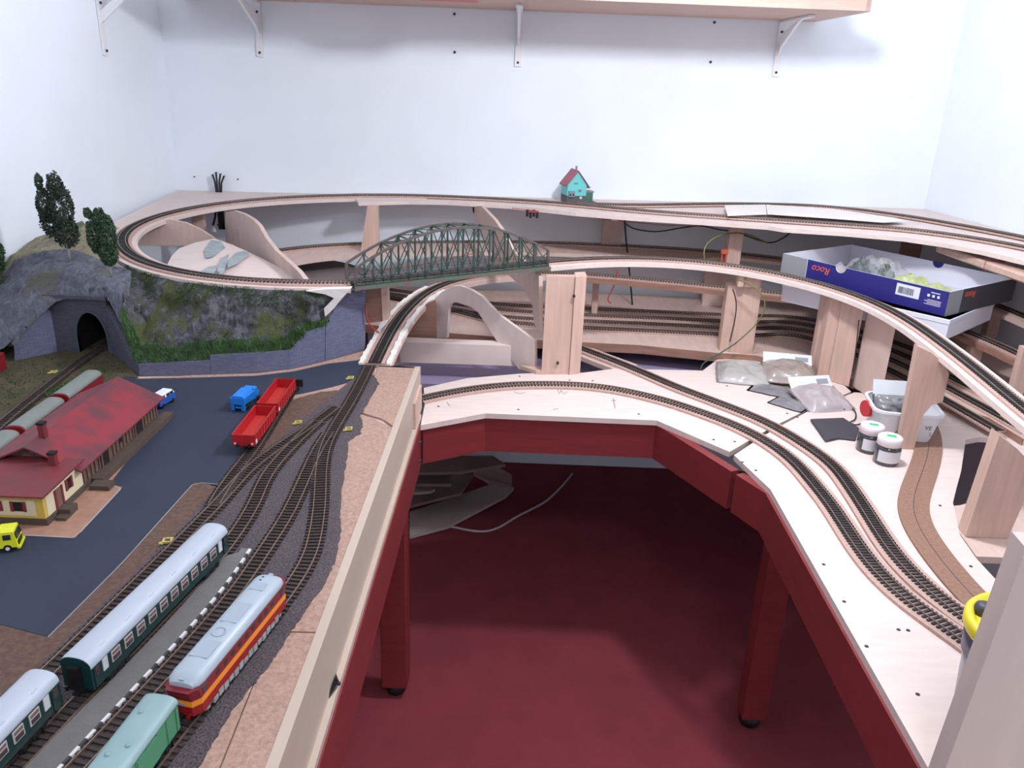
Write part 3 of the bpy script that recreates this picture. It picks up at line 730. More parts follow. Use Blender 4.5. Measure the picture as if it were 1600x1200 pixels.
# row of grey roofed wagons behind the goods shed
mat('grey_roof', (128, 134, 130), .6, var=.06, scale=40)
mat('wagon_red', (132, 24, 34), .5)
for k, (cx, cy) in enumerate(((-.799, 1.385), (-.796, 1.245), (-.793, 1.105))):
    t = lthing('covered_wagon', ['grey roofed covered wagon behind the goods shed, nearest the tunnel', 'grey roofed covered wagon behind the middle of the goods shed', 'grey roofed covered wagon behind the office end of the goods shed'][k], 'railway wagon', (cx, cy, ZS+.002), math.radians(91), 'covered wagons behind the goods shed')
    L, w = .128, .032
    MB().box((0, 0, .0225), (L, w, .024)).build('body', 'wagon_red', t)
    m = MB(); loft(m, [arch(-L/2+.003, w+.001, .0345, .009), arch(L/2-.003, w+.001, .0345, .009)], True); m.build('roof', 'grey_roof', t)
    for s in (-1, 1):
        m = MB(); loft(m, [arch(s*L/2, w, .034, .0085), arch(s*(L/2-.004), w, .034, .0085)]); m.build('roof_end', 'wagon_red', t)
    bogie(t, -.04, 'black', .02); bogie(t, .04, 'black', .02)

# ================================================================== goods shed with office
mat('roof_red', (140, 40, 54), .6, col2=(98, 50, 58), scale=22, bump=.1, stretch=(1,1,1), sharp=.12)
mat('roof_red2', (124, 40, 48), .6, col2=(104, 50, 54), scale=22)
mat('shed_wood', (104, 80, 68), .8, var=.25, scale=60, stretch=(6,6,.6), bump=.2)
mat('shed_batten', (112, 88, 76), .8, var=.2, scale=60)
mat('shed_plinth', (84, 70, 62), .85, var=.15, scale=80, bump=.2)
mat('office_yellow', (208, 176, 84), .7)
mat('office_cream', (216, 204, 172), .7)
mat('shutter', (128, 40, 48), .6)
mat('dark_opening', (24, 20, 20), .9)
mat('chimney', (110, 40, 44), .7)
t = thing('goods_shed', 'wooden goods shed with red roof and small yellow office', 'building', (-.70, 1.15, ZS))
xr, xlft, y0, y1, ze, zrdg = -.628, -.762, 1.062, 1.325, .7445, .7755
xc = (xr+xlft)/2
MB().box((xc, (y0+y1)/2, ZS+.006), (xr-xlft, y1-y0, .012)).build('plinth', 'shed_plinth', t)
MB().prism([(xr, y0, ZS+.012), (xr, y0, ze), (xc, y0, zrdg-.003), (xlft, y0, ze), (xlft, y0, ZS+.012)], y1-y0, d=(0,1,0)).build('shed_walls', 'shed_wood', t)
k = 0
yy = y0+.004
while yy < y1:
    if not (1.118 < yy < 1.142 or 1.232 < yy < 1.262):
        MB().box((xr+.001, yy, (ZS+.013+ze)/2), (.002, .0028, ze-ZS-.013)).build('batten', 'shed_batten', t)
    yy += .0115
for ya, yb2 in ((1.119, 1.141), (1.233, 1.261)):
    d = MB().box((xr+.0006, (ya+yb2)/2, ZS+.027), (.0016, yb2-ya, .030)).build('doorway', 'dark_opening', t)
    for q in (ya, yb2): MB().box((xr+.0018, q, ZS+.027), (.0025, .003, .031)).build('door_post', 'shed_batten', d)
MB().box((xr+.0015, 1.185, ZS+.030), (.002, .010, .010)).build('window', 'dark_opening', t)
ov = .016
def roofslab(pa, pb, pc, pd, th=.0025): return MB().prism([pa, pb, pc, pd], th)
sl = (zrdg-ze)/(xr-xc)
for s, nm in ((1, 'roof_slope'), (-1, 'roof_slope')):
    xe = xc + s*((xr-xc)+.010); zee = zrdg - sl*((xr-xc)+.010)
    roofslab((xc, y0-ov, zrdg+.002), (xe, y0-ov, zee+.002), (xe, y1+.012, zee+.002), (xc, y1+.012, zrdg+.002)).build('roof_slope', 'roof_red', t)
# office
oy0, oy1, oz = .962, 1.0618, .7495
ox0, ox1 = -.80, xr
MB().box(((ox0+ox1)/2, (oy0+oy1)/2, ZS+.006), (ox1-ox0+.004, oy1-oy0+.002, .012)).build('office_plinth', 'shed_plinth', t)
ow = MB().box(((ox0+ox1)/2, (oy0+oy1)/2, (ZS+.012+oz)/2), (ox1-ox0, oy1-oy0, oz-ZS-.012)).build('office_walls', 'office_yellow', t)
MB().box((ox1+.0003, (oy0+oy1)/2+.003, (ZS+.012+oz)/2-.001), (.001, oy1-oy0-.006, oz-ZS-.014)).build('plaster_panel', 'office_cream', ow)
MB().box((-.713, oy0-.0003, ZS+.028), (.148, .001, .024)).build('plaster_panel', 'office_cream', ow)
def window(c, axis, w, h):
    f = MB().box(c, (w, .0016, h) if axis == 'y' else (.0016, w, h)).build('window', 'dark_opening', t)
    for s in (-1, 1):
        cc = Vector(c) + (Vector((s*(w/2+.0025), -.0004, 0)) if axis == 'y' else Vector((.0004, s*(w/2+.0025), 0)))
        MB().box(cc, (.0045, .002, h+.001) if axis == 'y' else (.002, .0045, h+.001)).build('shutter', 'shutter', f)
    return f
for wx in (-.662, -.694, -.726, -.758): window((wx, oy0-.0006, ZS+.030), 'y', .012, .014)
window((ox1+.0008, 1.026, ZS+.033), 'x', .009, .016)
d = MB().box((ox1+.0008, .998, ZS+.026), (.0016, .014, .028)).build('door', 'shed_batten', t)
for s in (-1, 1): MB().box((ox1+.0014, .998+s*.0085, ZS+.026), (.002, .004, .029)).build('shutter', 'shutter', d)
MB().box((ox1+.010, .998, ZS+.006), (.018, .020, .012)).build('door_step', 'shed_plinth', t); MB().box((ox1+.012, .982, ZS+.003), (.014, .014, .006)).build('door_step', 'shed_plinth', t)
MB().prism([(ox0-.01, oy0-.012, oz+.0025), (ox1+.009, oy0-.012, oz+.0025), (ox1+.009, oy1-.001, oz+.006), (ox0-.01, oy1-.001, oz+.006)], .0028).build('office_roof', 'roof_red2', t)
for cx, cy, zb_, h in ((-.690, 1.088, .768, .028), (-.652, 1.040, .752, .020)):
    c = MB().box((cx, cy, zb_+h/2), (.009, .009, h)).build('chimney', 'chimney', t); MB().box((cx, cy, zb_+h+.001), (.011, .011, .003)).build('chimney_cap', 'dark_opening', c)
# loading ramp along the shed and dirt plot around it
MB().box((xr+.010, (1.085+1.345)/2, ZS+.005), (.018, 1.345-1.085, .010)).build('loading_platform', 'shed_plinth', t)
MB().box((xr+.022, 1.074, ZS+.0045), (.030, .021, .009)).build('loading_platform', 'shed_plinth', t)
mat('plot_dirt', (164, 124, 104), .9, var=.15, scale=60)
P = [px(x, y, ZS+.0018) for x, y in ((-120, 830), (40, 836), (117, 840), (191, 761), (170, 757), (248, 655), (150, 640), (-120, 760))]
pl_ = MB().prism(P, .0008).build('dirt_plot', 'plot_dirt', t)
MB().strip(resample([px(x, y, ZS+.0021) for x, y in ((-120, 830), (40, 836), (117, 840), (191, 761), (170, 757))], .02), .0008, .0008, .0006).build('curb_line', 'pale_edge', pl_)

# ================================================================== road vehicles
mat('truck_blue', (36, 128, 220), .4); mat('truck_yellow', (218, 222, 40), .4); mat('van_white', (232, 234, 240), .4); mat('van_blue', (44, 88, 170), .4)
def wheels(t, xs, w, r=.0046, hub=None):
    for x in xs:
        for s in (-1, 1):
            wh = MB().tube([(x, s*(w/2-.003), r), (x, s*(w/2+.0004), r)], r, 14).build('wheel', 'black', t)
            MB().tube([(x, s*(w/2), r), (x, s*(w/2+.0009), r)], r*.5, 10).build('hub', hub or 'metal_dark', wh)
# blue tipper truck
t = lthing('toy_truck', 'bright blue toy dump truck on the asphalt', 'toy truck', (-.498, 1.412, ZS+.0012), math.radians(82))
MB().box((0, 0, .0075), (.066, .012, .004)).build('chassis', 'truck_blue', t)
m = MB(); loft(m, [[(-.036, -.0125, .014), (-.036, .0125, .014), (-.036, .014, .027), (-.036, -.014, .027)], [(.010, -.0125, .010), (.010, .0125, .010), (.010, .014, .027), (.010, -.014, .027)]]); m.build('dump_body', 'truck_blue', t)
m = MB(); loft(m, [[(-.034, -.012, .0272), (-.034, .012, .0272), (-.034, .010, .030), (-.034, -.010, .030)], [(.004, -.012, .0272), (.004, .012, .0272), (.004, .010, .033), (.004, -.010, .033)]]); m.build('tarpaulin', 'truck_blue', t)
m = MB(); m.box((.018, 0, .021), (.013, .023, .018)); m.build('cab', 'truck_blue', t, .001)
MB().box((.0247, 0, .025), (.001, .019, .007)).build('windscreen', 'glass_dark', t)
MB().box((.030, 0, .0135), (.012, .017, .010)).build('bonnet', 'truck_blue', t, .001)
for s in (-1, 1): MB().box((-.033, s*.010, .008), (.004, .006, .012)).build('mudguard', 'truck_blue', t)
wheels(t, (-.026, -.016, .028), .024)
# yellow truck
t = lthing('toy_truck', 'yellow toy truck cab beside the office of the goods shed', 'toy truck', (-.655, .905, ZS+.0012), math.radians(18))
MB().box((-.018, 0, .008), (.075, .014, .004)).build('chassis', 'black', t)
m = MB(); loft(m, [[(.000, -.0135, .006), (.000, .0135, .006), (.000, .0125, .028), (.000, -.0125, .028)], [(.022, -.0135, .006), (.022, .0135, .006), (.019, .0125, .028), (.019, -.0125, .028)]]); m.build('cab', 'truck_yellow', t)
MB().prism([(.0213, -.011, .017), (.0213, .011, .017), (.0198, .010, .0255), (.0198, -.010, .0255)], .001, d=(1,0,0)).build('windscreen', 'glass_dark', t)
for s in (-1, 1): MB().box((.011, s*.0132, .021), (.009, .0012, .007)).build('side_window', 'glass_dark', t)
MB().box((.0222, 0, .010), (.001, .018, .006)).build('grille', 'black', t); MB().box((.0225, 0, .005), (.004, .026, .003)).build('bumper', 'truck_yellow', t)
MB().box((-.030, 0, .018), (.050, .027, .014)).build('cargo_box', 'truck_yellow', t)
wheels(t, (.010, -.035), .027, .0052, 'white_paint')
# white and blue van
t = lthing('toy_van', 'blue toy van with white roof parked at the end of the goods shed', 'toy van', (-.650, 1.398, ZS+.0012), math.radians(80))
m = MB(); loft(m, [[(-.024, -.0105, .005), (-.024, .0105, .005), (-.024, .0105, .017), (-.024, -.0105, .017)], [(.026, -.0105, .005), (.026, .0105, .005), (.0245, .0105, .017), (.0245, -.0105, .017)]]); m.build('body', 'van_blue', t)
m = MB(); loft(m, [[(-.024, -.0105, .017), (-.024, .0105, .017), (-.023, .009, .026), (-.023, -.009, .026)], [(.0245, -.0105, .017), (.0245, .0105, .017), (.017, .009, .026), (.017, -.009, .026)]]); m.build('roof', 'van_white', t, .0012)
MB().box((.022, 0, .0205), (.002, .016, .005), M=Matrix.Rotation(-.6, 3, 'Y')).build('windscreen', 'glass_dark', t)
for s in (-1, 1):
    for x in (-.012, .003, .014): MB().box((x, s*.0101, .0205), (.009, .0012, .0045)).build('side_window', 'glass_dark', t)
wheels(t, (-.015, .016), .0205, .0042)

# ================================================================== mountain, tunnel, retaining wall
from mathutils import noise as mnoise
def brickmat(name, a, mortar, c):
    """fine stone courses, far too small to build singly"""
    m = bpy.data.materials.new(name); m.use_nodes = True; nt = m.node_tree; b = nt.nodes['Principled BSDF']; b.inputs['Roughness'].default_value = .85
    tc = nt.nodes.new('ShaderNodeTexCoord'); mp = nt.nodes.new('ShaderNodeMapping'); mp.inputs['Rotation'].default_value = (math.pi/2, 0, 0)
    nt.links.new(tc.outputs['Object'], mp.inputs[0])
    br = nt.nodes.new('ShaderNodeTexBrick'); nt.links.new(mp.outputs[0], br.inputs['Vector'])
    br.inputs['Color1'].default_value = lin(a); br.inputs['Color2'].default_value = lin(c); br.inputs['Mortar'].default_value = lin(mortar)
    br.inputs['Scale'].default_value = 60; br.inputs['Mortar Size'].default_value = .018; br.inputs['Brick Width'].default_value = .55; br.inputs['Row Height'].default_value = .20
    nt.links.new(br.outputs['Color'], b.inputs['Base Color'])
    bp_ = nt.nodes.new('ShaderNodeBump'); bp_.inputs['Strength'].default_value = .5; bp_.inputs['Distance'].default_value = .001; bp_.invert = True
    nt.links.new(br.outputs['Fac'], bp_.inputs['Height']); nt.links.new(bp_.outputs[0], b.inputs['Normal']); MATS[name] = m
brickmat('stone_wall', (98, 101, 128), (84, 86, 108), (112, 114, 138))
brickmat('stone_dark', (72, 74, 88), (60, 61, 72), (84, 86, 100))
mat('tunnel_black', (14, 13, 15), .95)
mat('grass', (84, 122, 66), .9, var=.35, scale=60)
mat('grass_dark', (72, 92, 50), .9, var=.35, scale=60)
mat('leaf', (58, 84, 58), .8, var=.35, scale=120)
mat('leaf_dark', (52, 66, 54), .8, var=.35, scale=120)
mat('trunk', (148, 138, 126), .9, var=.2, scale=80)
def hillmat(name, cols, green, gscale, gpos):
    """streaky rock with painted green patches"""
    m = bpy.data.materials.new(name); m.use_nodes = True; nt = m.node_tree; b = nt.nodes['Principled BSDF']; b.inputs['Roughness'].default_value = .95
    tc = nt.nodes.new('ShaderNodeTexCoord'); mp = nt.nodes.new('ShaderNodeMapping'); mp.inputs['Scale'].default_value = (1.6, 1.2, .8); mp.inputs['Rotation'].default_value = (0, .5, .3)
    nt.links.new(tc.outputs['Object'], mp.inputs[0])
    def nz(scale, detail, dist=0):
        n = nt.nodes.new('ShaderNodeTexNoise'); n.inputs['Scale'].default_value = scale; n.inputs['Detail'].default_value = detail; n.inputs['Distortion'].default_value = dist
        nt.links.new(mp.outputs[0], n.inputs['Vector']); return n
    r = nt.nodes.new('ShaderNodeValToRGB'); e = r.color_ramp.elements
    e[0].position = .30; e[0].color = lin(cols[0]); e[1].position = .72; e[1].color = lin(cols[2]); k = e.new(.52); k.color = lin(cols[1])
    nt.links.new(nz(38, 10, 1.2).outputs['Fac'], r.inputs[0])
    r2 = nt.nodes.new('ShaderNodeValToRGB'); e2 = r2.color_ramp.elements; e2[0].position = gpos; e2[1].position = gpos+.10
    nt.links.new(nz(gscale, 6, .5).outputs['Fac'], r2.inputs[0])
    mx = nt.nodes.new('ShaderNodeMix'); mx.data_type = 'RGBA'; nt.links.new(r2.outputs[0], mx.inputs['Factor']); nt.links.new(r.outputs[0], mx.inputs['A']); mx.inputs['B'].default_value = lin(green)
    nt.links.new(mx.outputs['Result'], b.inputs['Base Color'])
    bp_ = nt.nodes.new('ShaderNodeBump'); bp_.inputs['Strength'].default_value = 1.0; bp_.inputs['Distance'].default_value = .006
    nt.links.new(nz(75, 10, 1).outputs['Fac'], bp_.inputs['Height']); nt.links.new(bp_.outputs[0], b.inputs['Normal'])
    MATS[name] = m
hillmat('hill_mix', ((50, 52, 54), (80, 82, 88), (116, 116, 120)), (74, 80, 50), 15, .50)
hillmat('rock', ((76, 78, 88), (98, 100, 112), (120, 122, 134)), (92, 94, 84), 9, .56)
hillmat('hill_tan', ((104, 104, 102), (140, 134, 110), (160, 152, 124)), (104, 108, 78), 10, .55)
def lerp1(T, x):
    for (a, va), (b, vb) in zip(T, T[1:]):
        if x <= b: return va + (vb-va)*(x-a)/(b-a)
    return T[-1][1]
# retaining wall: foot and top outline by pixel, standing on the board
foot = [(216, 587), (309, 585.5), (402, 582), (459, 575.5), (513, 562.5), (571, 547)]
fw_ = [px(x, y, ZS-.002) for x, y in foot]
def footY(x): return lerp1([(foot[i][0], fw_[i].y) for i in range(len(foot))], x)
def wallpt(x, y): return py(x, y, footY(x))
t = thing('retaining_wall', 'grey stone retaining wall stepping up beneath the grassy slope', 'wall', fw_[2])
def wall_piece(low, top, name, th=.009):
    b = [Vector((p.x, p.y, ZS-.002)) for p in (wallpt(x, 575) for x in low)]
    u = [wallpt(x, y) for x, y in top]
    return MB().prism(b + u[::-1], th, d=(0,1,0)).build(name, 'stone_wall', t)
wall_piece([216, 262, 309, 327.5], [(216, 569), (262, 567), (309, 564.5), (327.5, 563)], 'low_wall')
wall_piece([328, 366, 402, 452], [(328, 556), (366, 553), (402, 551), (452, 547.5)], 'middle_wall')
wall_piece([452.3, 478, 508], [(452.3, 547.5), (478, 518), (508, 510)], 'ramped_wall')
wall_piece([509, 513, 542, 570], [(509, 499), (513, 494), (542, 458.5), (570, 450)], 'high_wall', .012)
# slope between wall and track
def hill_grid(name, lo, hi, nu, nv, amp, mtl, parent, seed, back=None, fr=22):
    """surface between two polylines, roughened"""
    L = resample(lo, max(1e-4, sum((b-a).length for a, b in zip(lo, lo[1:]))/nu)); 
    def at(P, s):
        d = [0]
        for a, b in zip(P, P[1:]): d.append(d[-1]+(b-a).length)
        q = s*d[-1]
        for i in range(len(P)-1):
            if q <= d[i+1]+1e-9: return P[i].lerp(P[i+1], (q-d[i])/max(1e-9, d[i+1]-d[i]))
        return P[-1].copy()
    vs = []; fs = []
    for j in range(nv+1):
        for i in range(nu+1):
            a, b = at(lo, i/nu), at(hi, i/nu); v = j/nv
            p = a.lerp(b, v)
            bulge = math.sin(math.pi*v)
            n = mnoise.fractal(p*fr + Vector((seed, 0, 0)), 1.0, 2.0, 5)
            n2 = abs(mnoise.noise(p*fr*2.2 + Vector((0, seed, 0))))
            p = p + Vector((0, -1, .35))*(amp*(n*.9 + n2*.8)*min(1, bulge*1.6+.05))
            vs.append(p)
    for j in range(nv):
        for i in range(nu): k = j*(nu+1)+i; fs.append((k, k+1, k+nu+2, k+nu+1))
    return MB().add(vs, fs, True).build(name, mtl, parent), vs
hx = [192, 216, 262, 309, 366, 402, 440, 470, 508]
htop = [(192, 500), (216, 569), (262, 567), (309, 564), (366, 555), (402, 552), (452, 549), (480, 520), (508, 511)]
lo = [py(x, y-1, footY(max(216, x)) + .007) for x, y in htop]
outer = [p - Vector((0,0,.010)) for p in offset(loop, .035)]
def outer_at(x):  # point of the roadbed edge over a pixel column
    best = None
    for p in outer:
        if p.y > 2.0: continue
        v = p - CAM; u = 800 + F_PX*v.dot(RT)/v.dot(FW)
        if best is None or abs(u-x) < best[0]: best = (abs(u-x), p)
    return best[1].copy()
hi = [outer_at(x) for x in (196, 212, 255, 305, 365, 402, 450, 490, 540)]
t = thing('mountain', 'grey rock mountain with grassy slope and tunnel portal on the left', 'model mountain', (-.8, 1.7, ZS))
slope, slope_v = hill_grid('grassy_slope', lo, hi, 70, 26, .015, 'hill_mix', t, 3.1)
# white plaster patch near the bridge
pp_ = [py(x, y, 1.672) for x, y in ((478, 455), (510, 452), (548, 451), (541, 459), (531, 470), (520, 484), (508, 495), (506, 482), (522, 466), (508, 460))]
MB().prism(pp_, .02, d=(0,1,0)).build('plaster_patch', 'plaster', t)
# mound left of and above the tunnel
YP = 1.672
rows = [
    [(-60, 556, 1.60), (5, 545, 1.60), (40, 512, 1.62), (88, 471, 1.655), (120, 463, 1.662), (168, 466, 1.662), (196, 520, 1.60), (212, 566, 1.565)],
    [(-60, 500, 1.63), (5, 495, 1.63), (40, 470, 1.65), (85, 452, 1.665), (120, 450, 1.67), (165, 450, 1.668), (190, 458, 1.66), (202, 475, 1.655)],
    [(-60, 470, 1.70), (5, 455, 1.70), (40, 430, 1.71), (80, 425, 1.71), (120, 425, 1.71), (160, 432, 1.70), (185, 430, 1.72), (205, 424, 1.735)],
    [(-60, 445, 1.76), (3, 425, 1.76), (20, 402, 1.78), (70, 385, 1.80), (115, 385, 1.80), (145, 395, 1.78), (165, 410, 1.77), (190, 418, 1.765)],
    [(-60, 440, 1.82), (2, 422, 1.82), (18, 400, 1.84), (55, 372, 1.88), (105, 352, 1.90), (128, 344, 1.90), (142, 365, 1.86), (172, 405, 1.80)],
]
G = [[py(*q) for q in r] for r in rows]
G.append([p + Vector((0, .10, -.10)) for p in G[-1]])
def bez_rows(G, nu, nv):
    out = []
    for j in range(nv+1):
        f = j/nv*(len(G)-1); j0 = min(int(f), len(G)-2); tt = f-j0; row = []
        for i in range(nu+1):
            e = i/nu*(len(G[0])-1); i0 = min(int(e), len(G[0])-2); s = e-i0
            s2, t2_ = s*s*(3-2*s)*.3+s*.7, tt*tt*(3-2*tt)*.3+tt*.7
            a = G[j0][i0].lerp(G[j0][i0+1], s2); b = G[j0+1][i0].lerp(G[j0+1][i0+1], s2)
            row.append(a.lerp(b, t2_))
        out.append(row)
    return out
R_ = bez_rows(G, 60, 48); vs = []; fs = []
for j, r in enumerate(R_):
    for p in r:
        n = mnoise.fractal(p*18, 1.0, 2.0, 5); n2 = abs(mnoise.noise(p*40))
        q = p + Vector((0, -.6, .6))*(.007*(n+n2)*min(1, j/4)); q.x = max(q.x, LWX(q.y)+.003)
        vs.append(q)
for j in range(48):
    for i in range(60): k = j*61+i; fs.append((k, k+1, k+62, k+61))
h1 = [f for f in fs if f[0]//61 < 27]; h2 = [f for f in fs if f[0]//61 >= 27]
MB().add(vs, h1, True).build('rock_face', 'rock', t); MB().add(vs, h2, True).build('summit', 'hill_tan', t)
# tunnel portal
YT_ = 1.668
def pz(x, y): return py(x, y, YT_)
ax0, ax1 = pz(124, 545).x, pz(169, 545).x; acx = (ax0+ax1)/2; arx = (ax1-ax0)/2; ztop = pz(147, 489).z; zb0 = ZS-.002
arc = []
for k in range(17):
    th = math.pi*k/16
    arc.append(Vector((acx - arx*math.cos(th), YT_, ztop - .058 + .058*math.sin(th))))
opening = [Vector((ax0, YT_, zb0))] + arc + [Vector((ax1, YT_, zb0))]
wl0, wl1, wtop = pz(88, 545).x, pz(176, 545).x, pz(130, 466).z
outl = [Vector((wl0, YT_, zb0))] + opening + [Vector((wl1, YT_, zb0)), Vector((wl1, YT_, wtop)), Vector((wl0, YT_, wtop))]
tp = MB().prism(outl, .010, d=(0,1,0)).build('tunnel_portal', 'stone_dark', t)
MB().box(((wl0+wl1)/2, YT_-.002, wtop+.004), (wl1-wl0+.008, .018, .008)).build('parapet', 'stone_dark', tp)
ring_o = [Vector((acx - (arx+.006)*math.cos(math.pi*k/16), YT_-.0015, ztop-.058+.064*math.sin(math.pi*k/16))) for k in range(17)]
ring_i = [Vector((p.x, YT_-.0015, p.z)) for p in arc]
for k in range(16):
    MB().prism([ring_o[k], ring_o[k+1], ring_i[k+1].lerp(ring_o[k+1], .04), ring_i[k].lerp(ring_o[k], .04)], .003, d=(0,1,0)).build('arch_stone', 'stone_dark', tp)
m = MB(); o2 = [p + Vector((0, .22, 0)) for p in opening]; n_ = len(opening)
m.add(opening + o2, [(i, i+1, i+1+n_, i+n_) for i in range(n_-1)] + [tuple(range(n_, 2*n_))]); m.build('tunnel_bore', 'tunnel_black', t)
# wing walls
wl = [Vector((wl0+.002, YT_, zb0)), Vector((wl0+.002, YT_, wtop-.004)), py(40, 513, 1.615), py(22, 540, 1.600), Vector((py(22, 560, 1.60).x, 1.60, zb0))]
MB().prism(wl, .012, d=(-.5,.8,0)).build('wing_wall', 'stone_wall', t)
cap = [wl[1], wl[2], wl[3]]
m = MB()
for a, b in zip(cap, cap[1:]): m.bar(a+Vector((-.004,.004,.002)), b+Vector((-.004,.004,.002)), .018, .006)
m.build('wing_coping', 'rock', t)
wr = [Vector((wl1-.001, YT_-.001, zb0)), Vector((wl1-.001, YT_-.001, wtop-.014)), py(192, 520, 1.612), Vector((fw_[0].x, fw_[0].y, ZS+.022)), Vector((fw_[0].x, fw_[0].y, zb0))]
MB().prism(wr, .008, d=(.7,.7,0)).build('wing_wall', 'stone_dark', t)
# grass: blades as one object each
def blades(name, label, pts, h, mtl, parent=None):
    m = MB()
    for p in pts:
        p = Vector(p)
        for _ in range(3):
            a = random.uniform(0, 2*math.pi); d = Vector((math.cos(a), math.sin(a), 0)); hh = h*random.uniform(.5, 1.2)
            b = p + Vector((random.uniform(-.003,.003), random.uniform(-.003,.003), 0))
            m.add([b - d*.0009, b + d*.0009, b + Vector((random.uniform(-.4,.4)*hh, -random.uniform(.1,.7)*hh, hh))], [(0,1,2)])
    o = m.build(name, mtl, parent); tag(o, kind='stuff')
    if parent is None: tag(o, label, 'grass')
    return o
nu1 = 71
low_pts = []; mid_pts = []; up_pts = []
for k, p in enumerate(slope_v):
    j, i = divmod(k, nu1)
    f = mnoise.noise(p*16)
    v = j/26
    if v < .20 + .08*f: low_pts += [p + Vector((random.uniform(-.005,.005), -.001, random.uniform(-.003,.003))) for _ in range(5)]
    elif v > .70 and f > -.15 and i < 54: up_pts += [p + Vector((random.uniform(-.005,.005), -.001, random.uniform(-.003,.003))) for _ in range(3)]
    elif f > .22: mid_pts += [p + Vector((random.uniform(-.005,.005), -.001, 0)) for _ in range(2)]
blades('tall_grass', None, low_pts, .010, 'grass', t); blades('slope_grass', None, mid_pts, .004, 'grass_dark', t); blades('upper_grass', None, up_pts, .005, 'grass_dark', t)
gp = []
for _ in range(700):
    s = random.random(); a = px(75+85*s+random.uniform(-6,6), 622-38*s+random.uniform(-7,7), ZS+.0015); gp.append(a)
blades('grass_strip', 'green grass strip between the tunnel track and the covered wagons', gp, .008, 'grass')
gp = [px(random.uniform(-20, 200), random.uniform(556, 640), ZS+.0015) for _ in range(700)]
gp = [p for p in gp if p.x < -.80 and abs(p.x+.905) > .016]
blades('ground_grass', 'short dull grass on the ground before the tunnel', gp, .0035, 'grass_dark')
# trees: crown ellipses by pixel, trunk, standing on the mound
def tree(label, base, crown, Y, mtl, n):
    b = py(base[0], base[1], Y); t = thing('model_tree', label, 'tree', b)
    top = py(crown[1][0], crown[1][1], Y)
    s = 1/F_PX*Y*1.02
    ctr = [(py(x, y, Y), rx*s, ry*s) for x, y, rx, ry in crown]
    tr_ = MB(); mid = ctr[len(ctr)//2][0]
    tr_.tube([b + Vector((0,0,-.012)), b + Vector((0,0,.01)), b.lerp(mid, .5), mid, top], [.0026, .0022, .0018, .0014, .0006], 8)
    tr_.build('trunk', 'trunk', t)
    br = MB()
    for c, rx, ry in ctr: br.tube([b.lerp(mid, .35), b.lerp(c, .7), c + Vector((0,0,ry*.6))], [.0012, .0009, .0004], 5)
    tag(br.build('branches', 'trunk', t), kind='stuff')
    m = MB(); tot = sum(rx*ry for _, rx, ry in ctr)
    for c, rx, ry in ctr:
        for _ in range(int(n*rx*ry/tot)):
            u = Vector((random.gauss(0,1), random.gauss(0,1), random.gauss(0,1))).normalized()*random.uniform(.45, 1.0)**.5
            k = mnoise.noise(Vector((u.x*2.3, u.y*2.3, u.z*2.8)) + c*60)
            if k < -.30: continue
            u *= 1+.22*k
            p = c + Vector((u.x*rx, u.y*rx*.9, u.z*ry))
            a = Vector((random.uniform(-1,1), random.uniform(-1,1), random.uniform(-1,1))).normalized(); bb = a.cross(Vector((random.uniform(-1,1), random.uniform(-1,1), .3))).normalized()
            z_ = random.uniform(.0018, .0034)
            m.add([p - a*z_, p + bb*z_*.7, p + a*z_, p - bb*z_*.7], [(0,1,2,3)])
    tag(m.build('foliage', mtl, t), kind='stuff')
    return t
tree('taller leafy dark green tree on the mountain top', (108, 399), [(60, 284, 6, 13), (86, 292, 12, 22), (70, 322, 12, 28), (97, 325, 17, 38), (78, 345, 14, 25), (103, 362, 19, 24)], 1.74, 'leaf_dark', 9500)
tree('smaller green tree beside the looping track', (173, 425), [(137, 333, 6, 9), (155, 345, 10, 20), (148, 370, 12, 26), (168, 368, 13, 34), (170, 398, 14, 18)], 1.66, 'leaf', 7500)
tree('green bush like tree at the left wall', (-8, 440), [(-4, 395, 10, 15), (-6, 385, 8, 8), (-3, 412, 10, 14)], 1.72, 'leaf', 2500)
blades('summit_grass', 'short green grass at the left end of the mountain top', [py(random.uniform(-25, 8), random.uniform(425, 450), 1.72) for _ in range(250)], .006, 'grass_dark')
p = px(-4, 583, ZS); tag(MB().box(p + Vector((-.01, 0, .018)), (.03, .05, .036)).build('hut', 'wagon_red'), 'small dark red hut beside the wing wall', 'hut')

